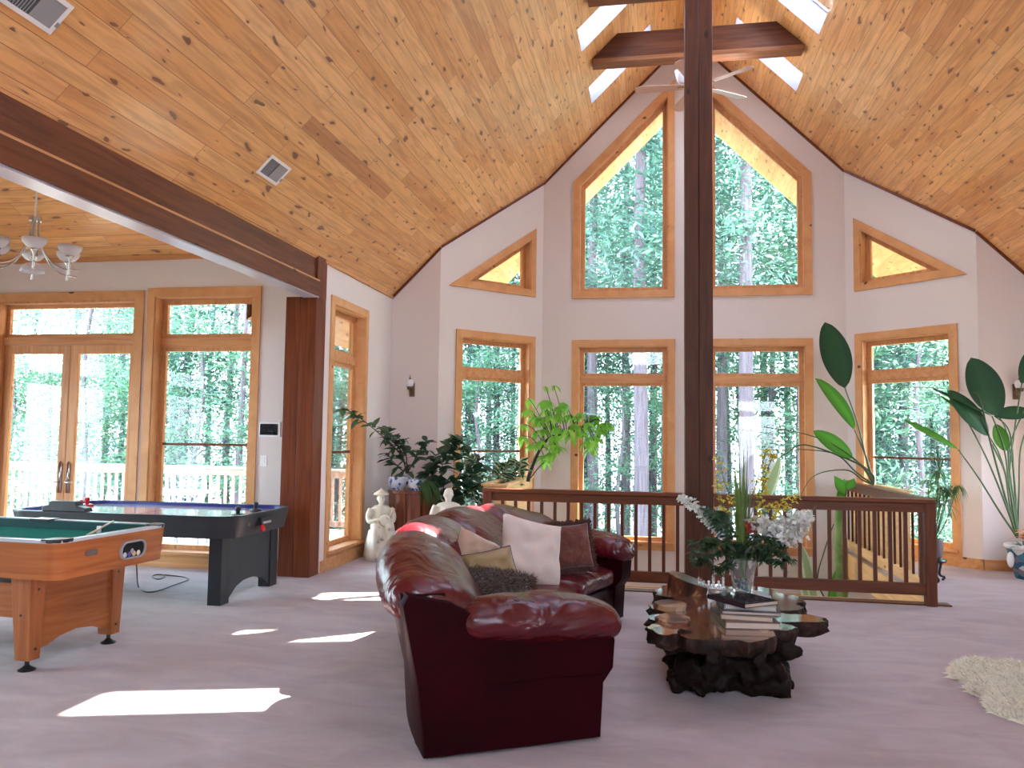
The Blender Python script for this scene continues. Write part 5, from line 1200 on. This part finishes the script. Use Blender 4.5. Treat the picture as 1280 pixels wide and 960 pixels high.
# ------------------------------------------------------------------ ceiling vents, sconces, wall panels
def vent(y, s0, lab, wl_=(.36, .21)):
    # slope coordinates: s from the ridge
    def T4(s, y_, d): q = s/math.sqrt(2); w_ = d/math.sqrt(2); return V((RX-q+w_, y_, RZ-q-w_))
    r = thing('ceiling_vent', lab, 'vent', T4(s0, y, 0), 0, 'ceiling air vents'); off = V(r.location); L, W_ = wl_
    TT = lambda x, yy, d: T4(s0+yy, y+x, d)-off
    pl = rect(-L/2, -W_/2, L/2, W_/2)
    mb = MB(); ring(mb, pl, .026, 0, .012, TT); mb.build('frame', 'white', r, bevel=.002)
    mb = MB(); mb.prism(rect(0, -W_/2+.026, L/2-.026, W_/2-.026), .003, .006, TT); mb.build('damper', 'grey', r)
    mb = MB(); mb.prism(rect(-L/2+.026, -W_/2+.026, 0, W_/2-.026), .002, .004, TT); g = mb.build('grille', 'darkgrey', r)
    for k in range(7): x = -L/2+.045+k*.018; mb = MB(); mb.prism(rect(x, -W_/2+.026, x+.005, W_/2-.026), .004, .009, TT); mb.build('slat', 'grey', g)
    mb = MB(); mb.prism(rect(L/2-.02, .02, L/2-.008, .05), .01, .025, TT); mb.build('lever', 'grey', r)
def slp(x): return (RX-x)*math.sqrt(2)
vent(6.43, slp(-3.335), 'small white air vent in the pine ceiling above the long beam')
vent(3.68, slp(-3.33), 'white air vent cut by the top left corner of the picture')
def sconce(x, z, lab):
    r = thing('wall_sconce', lab, 'wall lamp', (x, YS, z), 0, 'wall sconces')
    MB().box((0, -.01, -.06), (.075, .02, .19)).build('back_plate', 'bronze', r, bevel=.006)
    MB().tube(polyline([V((0, -.02, -.10)), V((0, -.09, -.13)), V((0, -.12, -.06))], 5), .010, 8).build('arm', 'bronze', r, smooth=True)
    MB().lathe([(0, -.07), (.03, -.065), (.045, -.03), (.04, -.02), (.0, -.03)], (0, -.12, 0), 16).build('cup', 'bronze', r, smooth=True)
    MB().lathe([(.035, -.03), (.052, .0), (.056, .04), (.045, .075), (.04, .075), (.05, .04), (.03, -.02)], (0, -.12, 0), 20).build('shade', 'frost', r, smooth=True)
    MB().lathe([(.01, .075), (.016, .09), (.005, .11), (.007, .13), (0, .14)], (0, -.12, 0), 12).build('finial', 'bronze', r, smooth=True)
M['bronze'] = plain('antique_bronze', (.16, .10, .06), .4, .8)
sconce(-3.375, 2.24, 'bronze wall sconce with white glass on the left shoulder wall above the plants'); sconce(4.325, 2.24, 'bronze wall sconce half hidden by leaves at the right edge')
r = thing('alarm_panel', 'white framed alarm keypad with a dark screen beside the column', 'keypad', (-4.315, YD, 1.59))
MB().box((0, -.012, 0), (.26, .024, .17)).build('housing', 'white', r, bevel=.006); MB().box((-.005, -.026, .0), (.215, .006, .125)).build('screen', plain('dark_screen', (.01, .012, .016), .15, noise_s=30, var=.6), r)
r = thing('light_switch', 'white light switch below the alarm keypad', 'switch', (-4.385, YD, 1.235))
MB().box((0, -.004, 0), (.08, .008, .125)).build('plate', 'white', r, bevel=.002); MB().box((0, -.01, 0), (.032, .008, .066)).build('rocker', 'white', r, bevel=.002)
r = thing('power_outlet', 'white power outlet low on the wall left of the column', 'outlet', (-4.36, YD, .42))
MB().box((0, -.004, 0), (.075, .008, .12)).build('plate', 'white', r, bevel=.002); MB().box((0, -.009, .025), (.035, .004, .03)).box((0, -.009, -.025), (.035, .004, .03)).build('sockets', 'white', r)
# ------------------------------------------------------------------ outdoors
M['ground'] = None
m, nt, b = new_mat('forest_ground'); c = coords(nt)
n1 = tex(nt, c, Scale=.22, Detail=5.); n2 = tex(nt, c, Scale=3., Detail=5.)
cc = ramp(nt, [(.38, (.09, .10, .07)), (.5, (.15, .14, .11)), (.62, (.20, .17, .15))], n1.outputs[0]).outputs[0]
nt.links.new(mix(nt, .3, cc, n2.outputs[0], 'OVERLAY'), b.inputs['Base Color']); b.inputs['Roughness'].default_value = .95; M['ground'] = m
def gz(x, y): return -2.95-.02*max(0, y-12)+.6*nz(V((x, y, 0)), .06)
mb = MB(); mb.grid(lambda u, v: V((-75+150*u, 12.4+88*v**1.5, 0)) and V((-75+150*u, 12.4+88*v**1.5, gz(-75+150*u, 12.4+88*v**1.5))), 60, 50)
struct(mb.build('ground', 'ground', smooth=True))
mb = MB(); mb.grid(lambda u, v: V((-75+65*u, -30+42.5*v, -2.6)), 8, 8); mb.grid(lambda u, v: V((4.9+70*u, -30+42.5*v, -.5)), 8, 8); mb.grid(lambda u, v: V((-12+18*u, -30+25*v, -.5)), 8, 8); struct(mb.build('ground', 'ground', fix=False))
# wooded hill far behind
m, nt, b = new_mat('far_wood'); c = coords(nt); n1 = tex(nt, c, Scale=.35, Detail=9., Roughness=.75)
nt.links.new(ramp(nt, [(.35, (.02, .05, .04)), (.6, (.05, .10, .07)), (.75, (.09, .15, .10))], n1.outputs[0]).outputs[0], b.inputs['Base Color']); b.inputs['Roughness'].default_value = .9; bump(nt, b, n1.outputs[0], 1., 1.); M['farwood'] = m
mb = MB()
def hill(u, v):
    a = R(-20+220*u); rr_ = 78+18*v; return V((rr_*cos(a), 8+rr_*sin(a), -7+v*(3+3*nz(V((cos(a)*3, sin(a)*3, 1)), 1.6))+2.*nz(V((cos(a)*9, sin(a)*9, v*2)), 1.9)))
mb.grid(hill, 120, 12); struct(mb.build('hillside', 'farwood', smooth=True))

# deck
mb = MB(); mb.add([(-15, YD+TH, -.06), (-3.72, YD+TH, -.06), (-3.72, 12.9, -.06), (-15, 12.9, -.06)], [(0, 1, 2, 3)]); mb.span((-15, 12.86, -.3), (-3.72, 12.92, -.06))
mb.span((-3.74, YD+TH, -.3), (-3.70, 12.9, -.06)); struct(mb.build('floor', 'deckwood', uvf=lambda co: (co.x, co.y), fix=False))
M['deckrail'] = timber('weathered_cedar', (.38, .22, .16), (.52, .33, .25), 2, .6, knots=False)
def deckrail(lab, a, b_):
    a, b_ = V((*a, -.06)), V((*b_, -.06)); d = b_-a; L = d.length; d.normalize(); r = thing('deck_railing', lab, 'railing', a)
    z = lambda h: V((0, 0, h)); q = b_-a
    MB().bar(z(1.0), q+z(1.0), .14, .04).build('cap_rail', 'deckrail', r); MB().bar(z(.92), q+z(.92), .04, .09).build('upper_rail', 'deckrail', r); MB().bar(z(.10), q+z(.10), .04, .09).build('lower_rail', 'deckrail', r)
    n = min(96, int(L/.14)); o0 = None
    for i in range(n):
        if o0 is None: o0 = MB().box((0, 0, .5), (.04, .04, .86)).build('picket', 'deckrail', r); o = o0
        else: o = o0.copy(); COL.objects.link(o); o.parent = r
        o.location = d*(.07+(L-.14)*i/(n-1))
    for e in (0, .5, 1): MB().box(d*(L*e)+V((0, 0, .5)), (.10, .10, 1.0)).build('rail_post', 'deckrail', r)
deckrail('sunlit cedar deck railing seen through the french doors and dining window', (-14, 12.8), (-3.9, 12.8))
deckrail('short cedar deck railing seen through the narrow left window, next to the bay', (-3.9, 12.75), (-3.9, 10.98))
# patio set
M['iron'] = plain('painted_iron', (.20, .28, .50), .4)
tb = thing('patio_table', 'round metal patio table outside on the deck', 'table', (-7.1, 10.9, -.06))
MB().lathe([(0, .70), (.55, .70), (.56, .71), (.55, .725), (0, .725)], n=32).build('table_top', 'iron', tb, smooth='auto')
for k in range(4): a = R(45+90*k); MB().tube([(.42*cos(a), .42*sin(a), 0), (.2*cos(a), .2*sin(a), .4), (.38*cos(a), .38*sin(a), .70)], .015, 8).build('leg', 'iron', tb)
def chair(lab, x, y, rz):
    r = thing('patio_chair', lab, 'chair', (x, y, -.06), R(rz), 'deck chairs')
    MB().lathe([(0, .43), (.23, .43), (.235, .445), (.22, .455), (0, .45)], n=24).build('seat', 'iron', r, smooth='auto')
    for k in range(4): a = R(45+90*k); MB().tube([(.24*cos(a), .24*sin(a), 0), (.19*cos(a), .19*sin(a), .43)], .012, 6).build('leg', 'iron', r)
    mb = MB(); mb.tube(polyline([V((-.20, .20, .44)), V((-.27, .26, .95)), V((0, .28, 1.02)), V((.27, .26, .95)), V((.20, .20, .44))], 6), .016, 8); mb.build('back_frame', plain('pale_iron', (.6, .62, .68), .4), r, smooth=True)
    mb = MB()
    for s_ in (.05, .10, .15): mb.tube([V((s_*cos(a), .27, .74+s_*1.1*sin(a))) for a in [2*pi*i/20 for i in range(21)]], .006, 6)
    for a in range(0, 360, 30): mb.tube([V((.05*cos(R(a)), .27, .74+.055*sin(R(a)))), V((.19*cos(R(a+25)), .265, .74+.21*sin(R(a+25))))], .005, 6)
    mb.build('scroll_back', 'iron', r)
q = at(240, 640, 10.6); chair('scroll back metal chair behind the air hockey table, out on the deck', q.x, 10.6, 190); chair('scroll back metal chair outside the french doors beyond the patio table', -7.6, 11.9, 10)

# trees
fol = {'fir': foliage('fir_needles', (.012, .035, .038), (.045, .095, .09), .3, .6, 1.2, (.06, .15, .12)), 'fir2': foliage('cedar_spray', (.022, .055, .045), (.075, .14, .11), .35, .6, 1.2, (.10, .22, .14)), 'broad': foliage('maple_leaves', (.035, .09, .05), (.09, .17, .11), .4, .6, 1.5, (.16, .32, .16)), 'dark': foliage('dark_needles', (.010, .026, .034), (.030, .062, .072), .3, .6, 1.2, (.05, .12, .12))}
M['treebark'] = timber('redwood_bark', (.06, .045, .052), (.11, .085, .10), 2, .9, knots=False)
def crown_mesh(kind, H, z0, rad, nb, per, size, seed):
    rr_ = random.Random(seed); mb = MB(); g_ = rr_.gauss
    for i in range(nb):
        t = rr_.random()**.9; a = rr_.uniform(0, 2*pi)
        if kind == 'cone':
            z = z0+(H-z0)*t; L = rad*(1-t)**.75*rr_.uniform(.7, 1.15)
            ends = [(q, V((cos(a)*q*L, sin(a)*q*L, z+.10*L*q-.42*L*q*q))) for q in [.12+.88*k/5 for k in range(6)]]
        else:
            z = z0+(H-z0)*(.15+.8*t); R_ = rad*max(.15, sin(pi*min(1, t*.9+.08))**.6)*rr_.uniform(.5, 1.1)
            ends = [(.6, V((cos(a)*R_, sin(a)*R_, z)))]*6
        for k in range(per):
            q, c_ = ends[rr_.randrange(6)]; w_ = (.10+.16*q*(1 if kind == 'cone' else 2.6))*max(.5, rad*.45)
            p = c_+V((g_(0, w_), g_(0, w_), g_(0, w_*.38)-.05))
            u = V((g_(0, 1), g_(0, 1), g_(0, .45))).normalized(); x = u.cross(V((g_(0, .5), g_(0, .5), 1))).normalized(); s_ = size*rr_.uniform(.6, 1.3)
            mb.add([p-u*s_, p+x*s_*.34, p+u*s_, p-x*s_*.34], [(0, 1, 2, 3)])
    return mb
def tree_proto(kind, mat, H, z0, rad, n, per, size, seed, trunk_r):
    r = bpy.data.objects.new('tree', None); COL.objects.link(r)
    mb = MB(); k_ = 9; mb.tube([V((.12*sin(i*1.3+seed)*i/k_, .12*cos(i+seed)*i/k_, -1.5+(H*.96+1.5)*i/k_)) for i in range(k_+1)], [trunk_r*(1-.8*i/k_)+.02 for i in range(k_+1)], 12); mb.build('trunk', 'treebark', r, smooth=True)
    f_ = crown_mesh(kind, H, z0, rad, n, per, size, seed).build('foliage', fol[mat], r, fix=False)
    return r
protos = [tree_proto('cone', 'fir', 20, 1.5, 4.0, 210, 75, .11, 1, .20), tree_proto('cone', 'fir2', 17, 1.0, 3.6, 190, 75, .10, 2, .16), tree_proto('round', 'broad', 12, 2.2, 3.8, 110, 110, .085, 3, .12), tree_proto('cone', 'dark', 22, 2.5, 4.0, 210, 75, .12, 4, .2), tree_proto('round', 'broad', 6.5, .4, 2.4, 70, 110, .08, 5, .07), tree_proto('cone', 'fir2', 24, 7., 4.4, 220, 75, .11, 6, .19)]
names = ['fir_tree', 'cedar_tree', 'maple_tree', 'fir_tree', 'young_maple', 'redwood_tree']
texts = ['mid green conical fir', 'pale green cedar with drooping sprays', 'yellow green broadleaf tree', 'dark blue green fir', 'low bushy broadleaf tree', 'tall redwood with a bare grey trunk']
cats = 'tree'
# (photo column it stands behind, distance in Y, prototype, scale)
plan = []
# behind the middle bay: bare trunks then foliage
for px, y, s_ in ((741, 25, 1.), (782, 31, 1.), (801, 21, 1.05), (816, 34, 1.), (902, 26, 1.), (934, 20.5, 1.05), (957, 34, .95), (1003, 24, 1.), (1012, 37, 1.), (722, 36, 1.), (590, 30, 1.), (655, 27, 1.)): plan.append((px, y, 5, s_))
for px, y, k, s_ in ((760, 42, 1, 1.05), (800, 38, 0, 1.), (730, 33, 0, 1.), (850, 40, 3, 1.), (910, 36, 1, 1.), (965, 28, 2, 1.1), (985, 42, 0, 1.05), (830, 47, 3, 1.1), (775, 24, 4, 1.), (925, 30, 4, 1.2), (885, 46, 1, 1.1),
        (700, 44, 3, 1.), (640, 40, 1, 1.), (600, 22, 4, 1.1), (585, 36, 0, 1.), (620, 30, 1, .9), (560, 30, 3, .9), (655, 33, 2, 1.), (610, 48, 0, 1.1),
        (1130, 26, 1, 1.), (1100, 32, 0, 1.), (1170, 30, 3, 1.), (1150, 20, 4, 1.2), (1190, 22, 1, .9), (1110, 40, 3, 1.1), (1215, 32, 0, 1.), (1160, 42, 1, 1.1), (1085, 24, 2, 1.), (1040, 30, 0, 1.), (1260, 26, 1, 1.), (1300, 34, 3, 1.),
        (230, 22, 0, .85), (285, 26, 2, 1.25), (300, 20, 2, .9), (215, 32, 3, 1.), (260, 36, 1, 1.), (330, 34, 3, 1.), (245, 20, 4, 1.25),
        (35, 30, 1, .8), (60, 24, 4, 1.3), (105, 21, 2, .85), (130, 30, 0, .75), (90, 40, 1, .95), (10, 22, 4, 1.2), (150, 26, 1, .75), (-40, 26, 0, .9), (170, 38, 3, .85), (-10, 38, 3, .8),
        (395, 26, 1, .8), (425, 24, 2, .9), (415, 34, 0, .8), (440, 20, 4, 1.1), (450, 32, 1, .9), (372, 30, 3, .8), (500, 34, 0, .9), (520, 24, 1, .9), (470, 42, 3, 1.)): plan.append((px, y, k, s_))
used = set(); seen = {}
sect = lambda px: 'dining windows' if px < 180 else 'window left of the column' if px < 350 else 'narrow left window' if px < 520 else 'left bay window' if px < 690 else 'left middle window' if px < 860 else 'right middle window' if px < 1045 else 'right bay window'
dist = lambda y: 'near' if y < 25 else 'midway' if y < 34 else 'far'
for i, (px, y, k, s_) in enumerate(plan):
    if k not in used: r = protos[k]; used.add(k)
    else: r = copy_tree(protos[k])
    p = at(px, 560, y); r.name = names[k]; r.location = (p.x, p.y, gz(p.x, p.y)); r.scale = (s_, s_, s_); r.rotation_euler = (0, 0, random.Random(i).uniform(0, 6.28))
    for ch_ in r.children: pass
    key = (k, sect(px)); seen[key] = seen.get(key, 0)+1
    lab = '%s outside the %s, %s away' % (texts[k], sect(px), dist(y))
    tag(r, lab, 'tree', 'trees outside the windows')
from collections import defaultdict
dd = defaultdict(list)
for o in list(COL.objects):
    if o.parent is None and o.get('category') == 'tree': dd[o['label']].append(o)
for lab, os_ in dd.items():
    if len(os_) > 1:
        os_.sort(key=lambda o: o.location.x/o.location.y)
        words_ = ['leftmost', 'second from left', 'third from left', 'fourth from left', 'fifth from left']
        for i, o in enumerate(os_): o['label'] = lab.replace(' away', '').replace(', midway', ', midway off').replace(', near', ', close by').replace(', far', ', far off')+', '+(words_[i] if i < len(os_)-1 or len(os_) > 4 else 'rightmost')
for i in range(len(protos)):
    if i not in used: pass
# ------------------------------------------------------------------ light
W = bpy.data.worlds.new('world'); S.world = W; W.use_nodes = True; nt = W.node_tree
bg = nt.nodes['Background']; tc = N(nt, 'ShaderNodeTexCoord'); sx = N(nt, 'ShaderNodeSeparateXYZ'); nt.links.new(tc.outputs['Generated'], sx.inputs[0])
r_ = ramp(nt, [(.0, (.5, .55, .6)), (.02, (.78, .88, 1.)), (.5, (.66, .80, 1.)), (1., (.50, .68, 1.))], sx.outputs[2])
nt.links.new(r_.outputs[0], bg.inputs[0]); bg.inputs[1].default_value = 2.2
sl = bpy.data.lights.new('sun', 'SUN'); sl.energy = 9.; sl.angle = R(.6); sl.color = (1., .95, .87)
so = bpy.data.objects.new('sun', sl); COL.objects.link(so)
so.rotation_euler = V((-.61, -.49, -1.)).to_track_quat('-Z', 'Y').to_euler()
def portal(T, poly):
    xs = [p[0] for p in poly]; zs = [p[1] for p in poly]
    c = T((min(xs)+max(xs))/2, (min(zs)+max(zs))/2, TH+.02)
    a = bpy.data.lights.new('daylight_portal', 'AREA'); a.shape = 'RECTANGLE'; a.size = max(xs)-min(xs); a.size_y = max(zs)-min(zs)
    a.cycles.is_portal = True; o = bpy.data.objects.new('daylight_portal', a); COL.objects.link(o); o.location = c
    u = (T(1, 0, 0)-T(0, 0, 0)).normalized(); n = (T(0, 0, 0)-T(0, 0, 1)).normalized(); z = V((0, 0, 1))
    # local -Z must look into the room
    o.matrix_world = Matrix(((u.x, z.x, -n.x, c.x), (u.y, z.y, -n.y, c.y), (u.z, z.z, -n.z, c.z), (0, 0, 0, 1)))
T = Frame(BL, BR)
for w in (lowL, lowR, upL, upR, baL, baR): portal(T, w)
portal(Frame(CL, BL), rect(.27, .09, 1.67, 3.06)); portal(Frame(BR, CR), rect(.15, .09, 1.55, 3.06))
portal(Frame((XL, YD-.1), (XL, YS)), rect(8.60-YD+.1, .10, 9.80-YD+.1, 3.15))
T = Frame((-9.2, YD), (-4.0, YD)); portal(T, rect(3.28, .06, 4.72, 3.2)); portal(T, rect(1.15, 0, 3.2, 3.2))
T = Frame((-9.2, .5), (-9.2, YD)); portal(T, rect(1.2, .1, 3.4, 2.9)); portal(T, rect(4.2, .1, 6.4, 2.9))
T = Frame((XR, YS), (XR, YB))
for a in (.5,): portal(T, rect(a, .6, a+.95, 2.3))
T = Frame((XR, YB), (-4.0, YB)); portal(T, rect(ub(4.2), .1, ub(2.6), 3.06)); portal(T, rect(ub(2.2), 4., ub(-1.2), 6.4))
for side in (-1, 1):
    for a, b_ in SKY:
        q = (DX0+DX1)/2; w_ = (WELL+.06)/math.sqrt(2); c = V((RX+side*(q+w_), (a+b_)/2, RZ-q+w_))
        l = bpy.data.lights.new('daylight_portal', 'AREA'); l.shape = 'RECTANGLE'; l.size = 1.2; l.size_y = .56; l.cycles.is_portal = True
        o = bpy.data.objects.new('daylight_portal', l); COL.objects.link(o)
        x = V((side, 0, -1)).normalized(); z = V((side, 0, 1)).normalized(); y = z.cross(x)
        o.matrix_world = Matrix(((x.x, y.x, z.x, c.x), (x.y, y.y, z.y, c.y), (x.z, y.z, z.z, c.z), (0, 0, 0, 1)))
S.cycles.use_denoising = True
S.cycles.max_bounces = 10; S.cycles.diffuse_bounces = 5; S.cycles.transparent_max_bounces = 24; S.cycles.transmission_bounces = 8
S.cycles.sample_clamp_indirect = 8
S.view_settings.view_transform = 'Standard'; S.view_settings.look = 'None'; S.view_settings.gamma = 1; S.view_settings.use_curve_mapping = False
S.view_settings.exposure = 3.88
